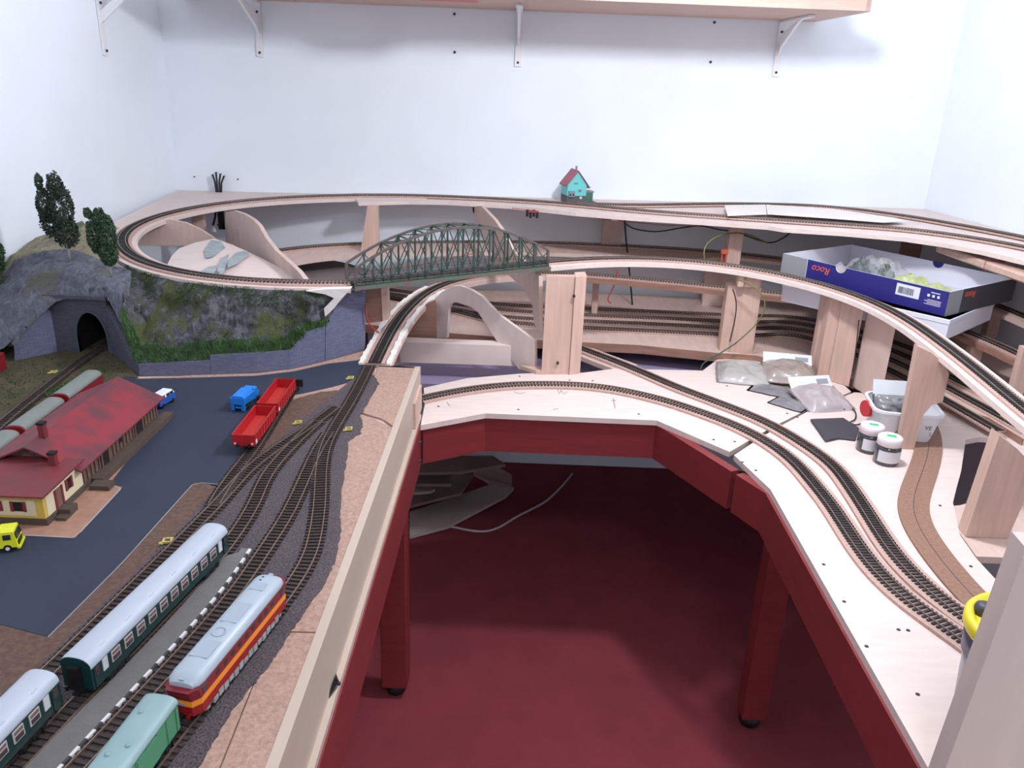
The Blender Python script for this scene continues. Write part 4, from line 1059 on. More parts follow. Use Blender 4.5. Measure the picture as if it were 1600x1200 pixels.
# ================================================================== arch bridge
mat('bridge_rust', (92, 84, 82), .6, var=.15, scale=60)
mat('bridge_green', (58, 80, 72), .55, var=.2, scale=60)
mat('bridge_girder', (72, 112, 88), .55, col2=(116, 86, 86), scale=30)
BL, BR_ = px(549, 441, .866), px(846, 410.5, .868)
t = thing('arch_bridge', 'dark green arched truss railway bridge', 'model bridge', BL.lerp(BR_, .5))
bd_ = (BR_-BL); Lb = bd_.length; bx_ = bd_.normalized(); by_ = Vector((-bx_.y, bx_.x, 0)).normalized()
def bp(u, v, h): return BL + bd_*u + by_*v + Vector((0,0,h))
def hh(u): return .036 + (.107-.036)*(1-(2*u-1)**2)
N = 12; hw = .027; zb_ = -.010
for s in (-1, 1):
    m = MB(); pts = [bp(k/24, s*hw, hh(k/24)) for k in range(25)]
    m2 = []
    for p in pts: m2.append(p)
    vs = []; fs = []
    for i, p in enumerate(m2):
        vs += [p + by_*.003 + Vector((0,0,.0025)), p - by_*.003 + Vector((0,0,.0025)), p - by_*.003 - Vector((0,0,.0025)), p + by_*.003 - Vector((0,0,.0025))]
    for i in range(24):
        for k in range(4): fs.append((i*4+k, i*4+(k+1) % 4, (i+1)*4+(k+1) % 4, (i+1)*4+k))
    fs += [(0,1,2,3), (96,97,98,99)]
    m.add(vs, fs).build('top_chord', 'bridge_rust', t)
    MB().bar(bp(-.005, s*hw, zb_+.003), bp(1.005, s*hw, zb_+.003), .004, .010).build('bottom_girder', 'bridge_girder', t)
    MB().bar(bp(-.005, s*hw, zb_+.010), bp(1.005, s*hw, zb_+.010), .007, .0015).build('girder_flange', 'bridge_green', t)
    for k in range(N+1):
        u = k/N; w = .0065 if k in (0, N) else .0036
        v = MB().bar(bp(u, s*hw, zb_-.003), bp(u, s*hw, hh(u)), w, .0036, up=by_).build('vertical', 'bridge_rust' if k in (0, N) else 'bridge_green', t)
        if 0 < k < N:
            c = bp(u, s*hw, hh(u)-.004); MB().prism([c + bx_*.006 + Vector((0,0,.003)), c - bx_*.006 + Vector((0,0,.003)), c - bx_*.002 - Vector((0,0,.005)), c + bx_*.002 - Vector((0,0,.005))], .001, d=by_).build('gusset', 'bridge_rust', v)
    for k in range(N):
        u0, u1 = k/N, (k+1)/N
        MB().bar(bp(u0, s*hw, .002), bp(u1, s*hw, hh(u1)-.003), .0018, .0018, up=by_).build('diagonal', 'bridge_green', t)
        MB().bar(bp(u1, s*hw, .002), bp(u0, s*hw, hh(u0)-.003), .0018, .0018, up=by_).build('diagonal', 'bridge_green', t)
    for hz in (.008, .014): MB().bar(bp(0, s*(hw+.004), hz), bp(1, s*(hw+.004), hz), .0006, .0006).build('hand_rail', 'black', t)
    for k in range(25): MB().bar(bp(k/24, s*(hw+.004), 0), bp(k/24, s*(hw+.004), .0145), .0007, .0007, up=by_).build('rail_post', 'black', t)
    MB().bar(bp(0, s*(hw-.006), .0), bp(1, s*(hw-.006), .0), .009, .0012).build('walkway', 'bridge_green', t)
for k in range(N+1): MB().bar(bp(k/N, -hw, zb_+.002), bp(k/N, hw, zb_+.002), .004, .006).build('floor_beam', 'bridge_green', t)
for s in (-1, 1): MB().bar(bp(0, s*.008, -.004), bp(1, s*.008, -.004), .003, .005).build('stringer', 'black', t)
for k in range(2, N-1):
    u = k/N; MB().bar(bp(u, -hw, hh(u)), bp(u, hw, hh(u)), .003, .003).build('top_strut', 'bridge_green', t)
    if k < N-2:
        u1 = (k+1)/N
        MB().bar(bp(u, -hw, hh(u)), bp(u1, hw, hh(u1)), .0018, .0018).build('top_brace', 'bridge_green', t); MB().bar(bp(u, hw, hh(u)), bp(u1, -hw, hh(u1)), .0018, .0018).build('top_brace', 'bridge_green', t)
track([bp(k/40, 0, -.0013) for k in range(41)], 'track crossing the arch bridge')

# ================================================================== posts, ribs and panels that carry the upper levels
def pv(x, y, p, q):
    """pixel ray on the vertical plane through p and q (plan points)"""
    d = ray(x, y); n = Vector((-(q[1]-p[1]), q[0]-p[0], 0)); P0 = Vector((p[0], p[1], 0))
    tt = (P0-CAM).dot(n)/d.dot(n); return CAM + d*tt
def post(label, bl, br, z0, z1, depth, material='wood_v', d=(0,1,0), name='wooden_post', cat='post', parent=None):
    a, b = px(*bl, z0), px(*br, z0)
    pts = [a, b, Vector((b.x, b.y, z1)), Vector((a.x, a.y, z1))]
    o = MB().prism(pts, depth, d=d).build(name, material, parent)
    if parent is None: tag(o, label, cat)
    return o
# tall pillar at the bridge
t = thing('bridge_pillar', 'tall planed wooden pillar carrying the bridge end', 'pillar', px(870, 584, ZP))
post('', (846, 585), (889, 585), ZP, .8515, .02, parent=t, name='wide_plank')
post('', (889.5, 586), (906, 584), ZP, .8515, .05, parent=t, name='side_plank')
for x, y, yy_ in ((866, 456, 1.9), (893, 453, 1.9), (866, 557, 1.9)): pass
kn = px(866, 585, ZP)
for zz, xx in ((.805, .142), (.632, .112)): MB().tube([(xx, kn.y-.006, zz), (xx, kn.y-.0012, zz)], .0035, 10).build('screw', 'metal_dark', t)
tag(MB().prism([px(x, y, ZP+.010) for x, y in ((812, 571), (846, 573), (893, 574), (893, 579), (838, 579))], .0095).build('foot_board', 'wood_h'), 'thin foot board under the tall wooden pillar', 'board')
post('broad post with a bracket head in the middle of the layout', (1123, 556), (1174, 561), ZP+.001, .800, .03)
t = thing('bracket_head', 'wooden bracket head between the broad post and the track above', 'bracket', px(1150, 556, ZP) + Vector((0,0,.2)))
b0 = px(1150, 557, ZP)
MB().prism([(b0.x-.012, b0.y-.030, .842), (b0.x+.030, b0.y-.030, .842), (b0.x+.045, b0.y+.02, .842), (b0.x-.012, b0.y+.02, .842)], .041).build('block', 'wood_v', t, .002)
MB().box((b0.x-.022, b0.y-.018, .822), (.018, .030, .045)).build('cheek', 'wood_v', t, .004)
post('narrow post left of the paired posts', (1266, 581), (1275, 583), ZP+.001, .828, .02)
post('left plank of the paired posts behind the grey bags', (1276, 590), (1292, 592), ZP+.001, .826, .03)
post('right plank of the paired posts behind the grey bags', (1294, 594), (1326, 604), ZP+.001, .823, .02)
post('slanting dull panel right of the paired posts', (1333, 604), (1374, 632), ZP+.001, .800, .015, 'plywood_dim', (.3,1,0), 'upright_board', 'board')
# notched plank
Y4 = 1.548
pts = [py(x, y, Y4) for x, y in ((1403.5, 702), (1428, 703), (1436, 668), (1443, 648), (1456, 633), (1473, 628), (1483, 585))]
zt4 = [ (1476, 567), (1455, 551), (1434, 541)]
pts += [py(x, y, Y4) for x, y in zt4]
pts[0].z = pts[1].z = ZP+.0005
tag(MB().prism(pts, .02, d=(.1,1,0)).build('wooden_post', 'wood_v'), 'wide plank post with notched foot beside the white tub', 'post')
Y5 = 1.20
pts = [py(x, y, Y5) for x, y in ((1508, 839), (1574, 844), (1622, 735), (1590, 702), (1562, 680))]; pts[0].z = pts[1].z = ZP+.0002
tag(MB().prism(pts, .03, d=(.1,1,0)).build('wooden_post', 'wood_v'), 'wide plank post standing on the small support board', 'post')
# small posts under the back decks
def ypost(label, x0, x1, Y, z0, z1, depth, material='wood_v'):
    a, b = py(x0[0], x0[1], Y), py(x1[0], x1[1], Y)
    tag(MB().prism([(a.x, Y, z0), (b.x, Y, z0), (b.x, Y, z1), (a.x, Y, z1)], depth, d=(0,1,0)).build('wooden_post', material), label, 'post')
p = pv(578, 360, (-1, 2.43), (1, 2.43))
tag(MB().prism([py(x, y, 2.43) for x, y in ((563, 396), (592, 396), (590, 322), (574, 322))], .02, d=(0,1,0)).build('wooden_post', 'wood_v'), 'tapered pale post behind the left end of the bridge', 'post')
ypost('pale post standing on the middle deck above the bracket head', (1139, 380), (1160, 380), 2.40, .776, .922, .03)
ypost('short post under the shelf right of the tall pillar', (927, 450), (936, 450), 2.42, yz, .735, .02)
ypost('broad panel post on the wall behind the long black cable', (941, 370), (972, 370), 2.66, .776, .918, .02, 'plywood_dim')
ypost('dull panel post at the wall behind the short shelf post', (1100, 450), (1150, 450), 2.60, yz, .73, .02, 'plywood_dim')
ypost('brown post under the upper deck behind the open box', (1411, 390), (1440, 390), 2.36, .80, .921, .02, 'brown_wood')
ypost('dim post under the right wall shelf', (1517, 545), (1537, 545), 1.93, yz, .715, .02)
ypost('pale post at the right end of the hidden yard', (1588, 590), (1606, 590), 1.68, yz, .79, .02)
for yy_, lab in ((2.25, 'wall post under the upper deck near the back corner'), (1.75, 'wall post under the upper deck at its right end')):
    tag(MB().box((RWX(yy_)-.04, yy_, (yz+.926)/2), (.03, .03, .926-yz)).build('wooden_post', 'wood_v'), lab, 'post')
tag(MB().box((.87, .80, (FLOOR+.763)/2), (.03, .05, .763-FLOOR)).build('wooden_post', 'wood_v'), 'post under the near end of the curved roadbed', 'post')
# wooden post left under the bridge
t = thing('abutment_post', 'wooden post beside the stone wall under the bridge end', 'post', Vector((-.31, 1.80, ZP)))
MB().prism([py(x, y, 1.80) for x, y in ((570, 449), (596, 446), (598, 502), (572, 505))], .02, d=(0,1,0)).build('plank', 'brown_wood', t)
MB().prism([py(x, y, 1.795) for x, y in ((595, 446), (605, 445), (607, 499), (598, 502))], .03, d=(0,1,0)).build('plank', 'wood_v', t)
# profile boards (ribs)
def rib(label, p, q, outline, th, material='plywood_dim', hole=None):
    P = [pv(x, y, p, q) for x, y in outline]; d = Vector((q[0]-p[0], q[1]-p[1], 0)).normalized(); n = Vector((-d.y, d.x, 0))
    if n.y < 0: n = -n
    t = thing('profile_board', label, 'profile board', Vector((sum(v.x for v in P)/len(P), sum(v.y for v in P)/len(P), min(v.z for v in P))))
    MB().prism(P, th, d=n).build('board', material, t)
    if hole:
        c = pv(hole[0], hole[1], p, q) - n*.0004; r = hole[2]
        MB().prism([c + d*(math.cos(k/12*2*math.pi)*r) + Vector((0,0,math.sin(k/12*2*math.pi)*r)) for k in range(12)], .001, d=n).build('hole', 'dark_opening', t)
    return t
rib('curved plywood profile board inside the left loop', (-.87, 2.42), (-.46, 1.73), [(352, 331), (365, 329), (380, 334), (395, 343), (404, 352), (414, 370), (430, 391), (450, 409), (466, 424), (478, 440), (440, 452), (400, 440), (372, 420), (352, 400)], .010)
ypost('thin strut against the curved profile board inside the loop', (369, 360), (375, 360), 2.28, .66, .868, .012)
rib('plywood profile board with a round hole behind the bridge', (-.135, 2.58), (.055, 1.965), [(736, 322), (752, 322), (772, 343), (785, 361), (797, 386), (815, 406), (842, 432), (843, 520), (834, 505), (832, 478), (820, 453), (796, 431), (772, 402), (752, 362)], .010, hole=(740, 328, .010))
rib('arched plywood brace under the ramp track', (-.22, 2.14), (.058, 1.945), [(677, 472), (688, 458), (707, 447), (720, 447), (736, 453), (752, 463), (766, 478), (782, 494), (836, 533), (836, 578), (811, 577), (790, 551), (775, 531), (760, 508), (747, 488), (736, 480), (725, 476), (712, 472), (705, 474), (701, 482), (698, 528), (680, 528)], .010, 'plywood')
# inner boards of the left loop
pts = [px(x, y, z) for x, y, z in ((262, 426, .846), (262, 412, .85), (268, 400, .853), (280, 388, .856), (305, 379, .858), (335, 372.5, .86), (365, 383, .858), (400, 399, .854), (440, 419, .85), (474, 439, .846), (420, 438, .846), (360, 435, .846), (310, 430, .846))]
mat('sheet_paint', (212, 192, 178), .6, col2=(128, 152, 160), scale=7, sharp=.05, detail=1)
m = MB(); cx_ = sum((p for p in pts), Vector())/len(pts); cx_.z += .004
nP = len(pts); mids = [p.lerp(cx_, .5) + Vector((0,0,.004)) for p in pts]
m.add(pts + mids + [cx_+Vector((0,0,.004))], [(i, (i+1) % nP, (i+1) % nP + nP, i+nP) for i in range(nP)] + [(i+nP, (i+1) % nP+nP, 2*nP) for i in range(nP)], True)
bt = thing('scenery_sheet', 'bent plywood scenery sheet with blue grey paint smears inside the loop', 'board', Vector((cx_.x, cx_.y, .846)))
m.build('sheet', 'plywood', bt)
mat('paint_smear', (132, 150, 158), .7, col2=(176, 182, 182), scale=40)
for q in ([(322, 404), (318, 392), (330, 376), (345, 378), (352, 388), (332, 402)], [(355, 412), (368, 396), (385, 392), (390, 398), (372, 412), (356, 420)], [(310, 428), (325, 418), (340, 416), (334, 430)], [(340, 425), (345, 405), (358, 398), (352, 420), (348, 432)]):
    c0_ = [px(x, y, .8605) for x, y in q]; MB().prism([p+Vector((0,0,.0022)) for p in c0_], .001).build('paint_smear', 'paint_smear', bt)
pts = [py(x, y, 2.26) for x, y in ((214, 366), (222, 354), (240, 346), (265, 343), (290, 348), (312, 358), (336, 373), (318, 381), (290, 384), (250, 384), (216, 383))]
tag(MB().prism(pts, .010, d=(0,1,0)).build('profile_board', 'plywood_dim'), 'round topped plywood board at the back of the loop', 'profile board')
a = px(217, 430, ZP); tag(MB().box((a.x+.006, a.y, (FLOOR+.862)/2), (.014, .012, .862-FLOOR)).build('wooden_post', 'wood_v'), 'thin dim post at the left inside the loop', 'post')
ypost('dim panel post under the corner platform', (300, 350), (318, 350), 2.45, FLOOR, .885, .02, 'plywood_dim')
# beam and panel under the ramp
t = thing('support_beam', 'horizontal wooden beam under the arched brace', 'beam', Vector((-.1, 2.0, .60)))
f = [py(x, y, 1.99) for x, y in ((622, 534), (810, 541), (810, 572), (626, 566))]
MB().prism(f, .04, d=(0,1,0)).build('beam', 'plywood', t)
pts = [py(x, y, 2.07) for x, y in ((630, 530), (634, 508), (650, 488), (668, 474), (680, 470), (682, 530))]
tag(MB().prism(pts, .012, d=(0,1,0)).build('upright_board', 'brown_wood'), 'dull panel closing the side under the ramp curve', 'panel')
tag(MB().prism([py(x, y, 1.995) for x, y in ((608, 545), (622, 520), (626, 524), (626, 566), (612, 572))], .02, d=(0,1,0)).build('wooden_post', 'wood_v'), 'short post under the plastered ramp beside the beam', 'post')
# lower board right of the loop
pts = [px(x, y, .70) for x, y in ((452, 436), (500, 428), (548, 436), (560, 470), (470, 470))]
mat('grey_board', (120, 108, 108), .7)
tag(MB().prism([px(x, y, .74) for x, y in ((455, 428), (462, 412), (500, 402), (545, 412), (640, 440), (560, 452), (470, 446))], .01).build('scenery_board', 'grey_board'), 'dull grey board below the middle deck right of the loop', 'board')
# long rounded strip under the deck on the right
a, b = py(1474, 388, 2.20), py(1640, 446, 1.80)
t = thing('wooden_strip', 'long pale rounded wooden strip under the upper deck on the right', 'strip', a.lerp(b, .5))
MB().bar(a, b, .045, .020).build('strip_body', 'wood_h', t, .004)
mat('red_wire', (176, 60, 60), .5)
c = a.lerp(b, .52); dd = (b-a).normalized(); sd = dd.cross(Vector((0,0,1))).normalized(); up_ = sd.cross(dd)
MB().tube([c + sd*(.025*sx) + up_*(.0125*sz) for sx, sz in ((-1,-1),(-1,1),(1,1),(1,-1),(-1,-1))], .0009, 6).build('wire_loop', 'red_wire', t)

# ================================================================== things lying about
# small turquoise house
mat('house_turq', (110, 206, 204), .6); mat('house_roof', (168, 96, 112), .6); mat('house_stone', (96, 92, 96), .8, var=.2, scale=150); mat('house_green', (70, 110, 98), .6); mat('house_grey', (130, 140, 146), .7)
zh = .9285; yh = 2.60
a, b = py(880, 310, yh), py(911, 313, yh)
rot = math.radians(16); L = b.x-a.x
t = lthing('model_house', 'small turquoise model house with red roof on the upper deck', 'model house', ((a.x+b.x)/2+.002, yh+.03, zh), rot)
w2 = L/2; e_ = .058; rg = .098; dp = .060
MB().box((0, 0, .012), (L, dp, .024)).build('stone_base', 'house_stone', t)
MB().prism([(-w2, -dp/2, .024), (w2, -dp/2, .024), (w2, -dp/2, e_), (0, -dp/2, rg), (-w2, -dp/2, e_)], dp, d=(0,1,0)).build('walls', 'house_turq', t)
for s in (-1, 1):
    MB().prism([(0, -dp/2-.006, rg+.004), (s*(w2+.006), -dp/2-.006, e_-.002), (s*(w2+.006), dp/2+.004, e_-.002), (0, dp/2+.004, rg+.004)], .0035).build('roof_slope', 'house_roof', t)
MB().box((.008, .01, rg+.004), (.005, .005, .018)).build('chimney', 'house_grey', t)
MB().box((.010, -dp/2-.0008, .040), (.010, .002, .006)).build('window', 'house_roof', t); MB().box((-.004, -dp/2-.0008, .062), (.012, .0016, .005)).build('sign', 'house_grey', t)
bw = MB().box((-.018, -dp/2-.003, .030), (.020, .007, .018)).build('bay_window', 'house_grey', t)
for x in (-.023, -.013): MB().box((x, -dp/2-.0068, .028), (.004, .001, .006)).build('pane', 'dark_opening', bw)
MB().box((.014, -dp/2-.0008, .018), (.007, .002, .007)).build('window', 'white_paint', t)
MB().box((w2+.016, .006, .016), (.030, .030, .032)).build('side_shed', 'house_green', t)
MB().box((w2+.017, .006, .033), (.034, .034, .004)).build('shed_roof', 'house_grey', t); MB().box((w2+.018, -.002, .001), (.048, .05, .002)).build('base_plate', 'house_stone', t)
MB().box((w2+.014, .004, .046), (.018, .010, .005)).build('awning', 'house_stone', t)
# white cards on the upper deck
mat('card', (236, 228, 224), .6)
for q, lab in (([(1132, 320.5), (1196, 319.5), (1198, 334.5), (1137, 336.5)], 'short white card lying over the outer upper track'), ([(1197, 319.5), (1300, 326), (1398, 340), (1416, 345), (1380, 347), (1290, 340), (1199, 334)], 'long pointed white card lying over the outer upper track')):
    tag(MB().prism([px(x, y, .9465) for x, y in q], .002).build('card_strip', 'card'), lab, 'card')
# black cable bundle standing in the wall corner
t = thing('cable_bundle', 'black cables coming up through the corner platform at the wall', 'cable', py(341, 301, WB-.03))
for dx, h in ((-.007, .055), (-.002, .062), (.004, .058), (.009, .052)):
    b = py(341, 301, WB-.03) + Vector((dx, 0, -.12))
    MB().tube([b, b + Vector((.001, 0, .12)), b + Vector((dx*.3, .004, .12+h*.6)), b + Vector((dx*1.3, .008, .12+h))], .0030, 7).build('cable', 'black', t)
    MB().tube([b + Vector((dx*1.3-.004, .008, .12+h)), b + Vector((dx*1.3+.005, .008, .122+h))], .0014, 6).build('cable_end', 'black', t)
t = thing('hanging_cables', 'black cable loop with white plug hanging under the corner platform', 'cable', py(340, 355, 2.60))
MB().tube([py(x, y, 2.60) for x, y in ((338, 326), (336, 340), (333, 352))], .0035, 7).build('cable', 'black', t)
MB().tube([py(x, y, 2.60) for x, y in ((345, 326), (348, 340), (344, 349), (340, 352))], .0030, 7).build('cable', 'black', t)
MB().tube([py(x, y, 2.60) for x, y in ((333, 352), (334, 362))], [.005, .009], 10).build('plug', 'white_plastic', t)
# ------------------------------------------------------------------ open blue box on a white box
mat('box_blue', (44, 42, 122), .4); mat('box_white', (224, 224, 236), .5); mat('box_grey', (150, 152, 158), .3); mat('orange_print', (236, 106, 60), .5); mat('box_label', (224, 226, 236), .5)
mat('box_dark', (62, 62, 72), .4)
zb1, zb2 = .762, .811
t = lthing('white_carton', 'flat white carton under the blue box', 'box', (.958, 2.062, zb1), math.radians(-47))
MB().box((0, 0, (zb2-zb1)/2), (.425, .285, zb2-zb1)).build('carton_body', 'box_white', t, .001)
MB().box((0, 0, zb2-zb1-.006), (.428, .288, .012)).build('lid_rim', 'box_white', t, .001)
Lx, Ly, Hh = .468, .315, .058
t = lthing('blue_box', 'open blue packaging box with orange lettering on the white carton', 'box', (.9925, 2.118, zb2+.0008), math.radians(-55))
MB().box((0, 0, .001), (Lx, Ly, .002)).build('bottom', 'box_white', t)
def boxwall(c, size, name, outer, dn, nm2=None):
    w = MB().box(c, size).build(name, 'box_white', t)
    return w
def outer(c, size, mtl, par): return MB().box(c, size).build('outer_print', mtl, par)
# front wall with thumb notch
def notched(y, th, mtl, name, par, x0=-Lx/2, x1=Lx/2, nx=-.052):
    out = [(x0, y, .0), (x1, y, .0), (x1, y, Hh)]
    out += [(nx + .016*math.cos(k/8*math.pi), y, Hh - .016*math.sin(k/8*math.pi)) for k in range(9)]
    out += [(x0, y, Hh)]
    return MB().prism(out, th, d=(0,1,0)).build(name, mtl, par)
fwall = notched(-Ly/2, .002, 'box_white', 'front_wall', t)
notched(-Ly/2-.0008, .0007, 'box_blue', 'outer_print', fwall, x0=-Lx/2+.082)
outer((-Lx/2+.040, -Ly/2-.0004, Hh/2), (.080, .0007, Hh), 'box_grey', fwall)
bwall = notched(Ly/2-.002, .002, 'box_white', 'back_wall', t, nx=.03)
outer((0, Ly/2+.0004, Hh/2), (Lx, .0007, Hh-.001), 'box_blue', bwall); outer((0, Ly/2-.001, Hh-.0002), (Lx, .003, .0008), 'box_blue', bwall)
for s, mt in ((-1, 'box_blue'), (1, 'box_dark')):
    w = MB().box((s*(Lx/2-.001), 0, Hh/2), (.002, Ly-.004, Hh)).build('side_wall', 'box_white', t)
    outer((s*(Lx/2+.0004), 0, Hh/2), (.0007, Ly, Hh), mt, w)
    if s > 0: outer((s*(Lx/2+.0009), -Ly/2+.030, Hh/2), (.0005, .06, Hh), 'box_grey', w)
def text(s, size, mtl, par, M4, name='lettering', shear=0):
    cu = bpy.data.curves.new(name, 'FONT'); cu.body = s; cu.size = size; cu.extrude = .0002; cu.align_x = 'CENTER'; cu.align_y = 'CENTER'; cu.shear = shear
    tmp = bpy.data.objects.new(name, cu); COL.objects.link(tmp); bpy.context.view_layer.update()
    me = bpy.data.meshes.new_from_object(tmp.evaluated_get(bpy.context.evaluated_depsgraph_get())); bpy.data.objects.remove(tmp); me.materials.clear(); me.materials.append(MATS[mtl])
    o = bpy.data.objects.new(name, me); COL.objects.link(o); o.parent = par; o.matrix_local = M4; return o
face = Matrix.Rotation(math.pi/2, 4, 'X')
text('Roco', .026, 'orange_print', fwall, Matrix.Translation((-Lx/2+.126, -Ly/2-.0011, Hh-.019)) @ face @ Matrix.Rotation(math.pi, 4, 'Z'), shear=.25)
text('Roco', .022, 'orange_print', fwall, Matrix.Translation((Lx/2+.0010, -.06, Hh-.016)) @ Matrix.Rotation(math.pi/2, 4, 'Z') @ face @ Matrix.Rotation(math.pi, 4, 'Z'), shear=.25)
lb = MB().box((Lx/2-.098, -Ly/2-.0012, Hh-.020), (.060, .0006, .028)).build('barcode_label', 'box_label', fwall)
xx = Lx/2-.122
m = MB()
for k in range(22):
    wbar = random.choice((.0006, .001, .0014)); m.box((xx+wbar/2, -Ly/2-.0016, Hh-.021), (wbar, .0003, .016)); xx += wbar+random.choice((.0006, .001))
tag(m.build('barcode', 'black', fwall), kind='stuff')
m = MB()
for k in range(4): m.box((Lx/2-.030-.004*(k % 2), -Ly/2-.0012, Hh-.028-.0035*k), (.034+.006*(k % 2), .0003, .0012))
for k in range(3): m.box((Lx/2-.046+.012*k, -Ly/2-.0012, Hh-.018), (.006, .0003, .006))
m.box((Lx/2-.030, -Ly/2-.0012, Hh-.010), (.022, .0003, .002))
tag(m.build('small_print', 'box_label', fwall), kind='stuff')
# contents
def pillow(c, M3, sx, sy, h, n=24, wr=.25, seed=0, taper=0.0, flat=.25):
    """filled pouch: flat seams, wrinkled dome"""
    vs = []; fs = []
    for side in (1, -1):
        for j in range(n+1):
            for i in range(n+1):
                u, v = i/n*2-1, j/n*2-1
                uu, vv = min(1, abs(u)*1.14), min(1, abs(v)*1.10); d = (1-uu**3)*(1-vv**3)
                wv = mnoise.noise(Vector((u*2.4+seed, v*2.4, side*.7)))*wr + (.5-2*abs(mnoise.noise(Vector((u*2.2+v*2.6+seed, v*1.3-u*1.1, 2.0)))))*wr*.8
                z = h*(d**.6)*(1+wv) if side > 0 else -h*flat*(d**.6)
                k = 1 - taper*(v*.5+.5)
                p = Vector((u*sx/2*k*(1+.04*mnoise.noise(Vector((v*3+seed, 1, 0)))), v*sy/2*(1+.05*mnoise.noise(Vector((u*3+seed, 5, 0)))), max(z, -h*flat)))
                vs.append(Vector(c) + M3 @ p)
        o = 0 if side > 0 else (n+1)**2
        for j in range(n):
            for i in range(n): k = o+j*(n+1)+i; fs.append((k, k+1, k+n+2, k+n+1))
    return MB().add(vs, fs, True)
I3 = Matrix.Identity(3)
mat('clear_bag', (222, 226, 230), .10, alpha=.24, coat=.6); mat('grey_parts', (92, 98, 98), .6, var=.2, scale=90); mat('moss', (150, 164, 96), .95, col2=(196, 200, 160), scale=60, bump=.6); mat('amber', (226, 168, 56), .5); mat('tan_card', (214, 190, 178), .7)
ob = Vector((.9925, 2.118, zb2+.0028)); R55 = Matrix.Rotation(math.radians(-55), 3, 'Z')
def inbox(x, y, z=0): return ob + R55 @ Vector((x, y, z))
bagp = tag(pillow(inbox(-.06, .02, .012), R55, .17, .14, .045, wr=.5, seed=4).build('plastic_bag', 'clear_bag'), 'crumpled clear plastic bag of parts in the blue box', 'plastic bag')
tag(pillow(inbox(-.075, -.02, .010), R55, .09, .07, .040, wr=.6, seed=9).build('parts_heap', 'grey_parts'), 'dark grey moulded parts inside the clear bag', 'model parts')
tag(pillow(inbox(-.022, -.01, .012), R55, .06, .06, .034, wr=.6, seed=12).build('parts_heap', 'grey_parts'), 'grey green moulded part beside the dark grey parts in the bag', 'model parts')
tag(MB().box(inbox(-.045, .03, .046), (.030, .012, .003), math.radians(-20)).build('paper_slip', 'amber'), 'amber yellow slip on the clear bag', 'paper slip')
tag(MB().box(inbox(-.17, .02, .004), (.06, .08, .006), math.radians(-55)).build('card_pack', 'tan_card'), 'pale tan card pack at the end of the blue box', 'card')
tag(pillow(inbox(.10, -.06, .006), R55, .19, .16, .032, wr=.7, seed=21).build('moss_mat', 'moss'), 'yellow green scatter mat in the blue box', 'scenery mat')
tag(pillow(inbox(-.13, -.05, .010), R55, .05, .05, .026, wr=.4, seed=2).build('plastic_bag', 'clear_bag'), 'small round clear bag beside the tan card in the blue box', 'plastic bag')
# ------------------------------------------------------------------ bags of ballast on the plywood
mat('bag_grey', (172, 168, 164), .3, var=.12, scale=30, coat=.5); mat('bag_brown', (158, 146, 140), .25, var=.14, scale=30, coat=.5); mat('bag_pink', (176, 164, 168), .25, var=.12, scale=30, coat=.5); mat('bag_flat', (128, 128, 132), .25, var=.15, scale=30, coat=.5); mat('bag_label', (218, 222, 228), .4)
mat('pouch_black', (62, 62, 70), .55, bump=.3, bscale=200)
def bag(label, cpx, ang, sx, sy, h, mtl, hdr=None, tilt=0, z=ZP, seed=0, tilt2=0):
    c = px(cpx[0], cpx[1], z); c.z = z + h*.26
    M3 = Matrix.Rotation(math.radians(ang), 3, 'Z') @ Matrix.Rotation(math.radians(tilt), 3, 'X') @ Matrix.Rotation(math.radians(tilt2), 3, 'Y')
    t = thing('ballast_bag', label, 'plastic bag', Vector((c.x, c.y, z)))
    pillow(c, M3, sx, sy, h, seed=seed, wr=.35).build('pouch', mtl, t)
    if hdr:
        q = [Vector((-sx*.45, sy*.40, h*.15)), Vector((sx*.45, sy*.40, h*.15)), Vector((sx*.45, sy*.62, h*.15+.016)), Vector((-sx*.45, sy*.62, h*.15+.016))]
        hd = MB().prism([c + M3 @ p for p in q], .0012).build('header_label', 'bag_label', t)
        q2 = [Vector((sx*.14, sy*.46, h*.15+.0052)), Vector((sx*.38, sy*.46, h*.15+.0052)), Vector((sx*.38, sy*.55, h*.15+.0118)), Vector((sx*.14, sy*.55, h*.15+.0118))]
        MB().prism([c + M3 @ p for p in q2], .0008).build('barcode', 'box_grey', hd)
    return t
bag('grey bag of ballast left of the labelled bags', (1162, 588), -12, .140, .140, .022, 'bag_grey', seed=1, tilt=4)
bag('flat grey empty bag under the labelled bags', (1215, 612), -30, .130, .080, .006, 'bag_flat', seed=5)
bag('brown grey bag of ballast with white header label', (1232, 587), -10, .135, .115, .024, 'bag_brown', True, tilt=10, z=ZP+.012, seed=8)
bag('flat dark grey bag poking out below the pinkish bag', (1235, 632), -42, .085, .070, .007, 'bag_flat', seed=15)
bag('pinkish bag of ballast with white header label and barcode', (1284, 628), 14, .125, .120, .022, 'bag_pink', True, tilt=12, z=ZP+.004, seed=24)
pts = [px(x, y, ZP+.006) for x, y in ((1266, 654), (1318, 652), (1343, 668), (1337, 686), (1312, 683), (1290, 688))]
m = MB(); m.prism(pts, .0055); tag(m.build('black_pouch', 'pouch_black', bevel=.002), 'flat black pouch in front of the pinkish bag', 'pouch')
tag(MB().tube(catmull([px(x, y, ZP+.004) for x, y in ((1318, 640), (1330, 638), (1337, 645), (1336, 655), (1328, 660), (1337, 664), (1345, 662))], .004), .0016, 6).build('short_cable', 'black'), 'short curled black cable between the pouch and the tub', 'cable')
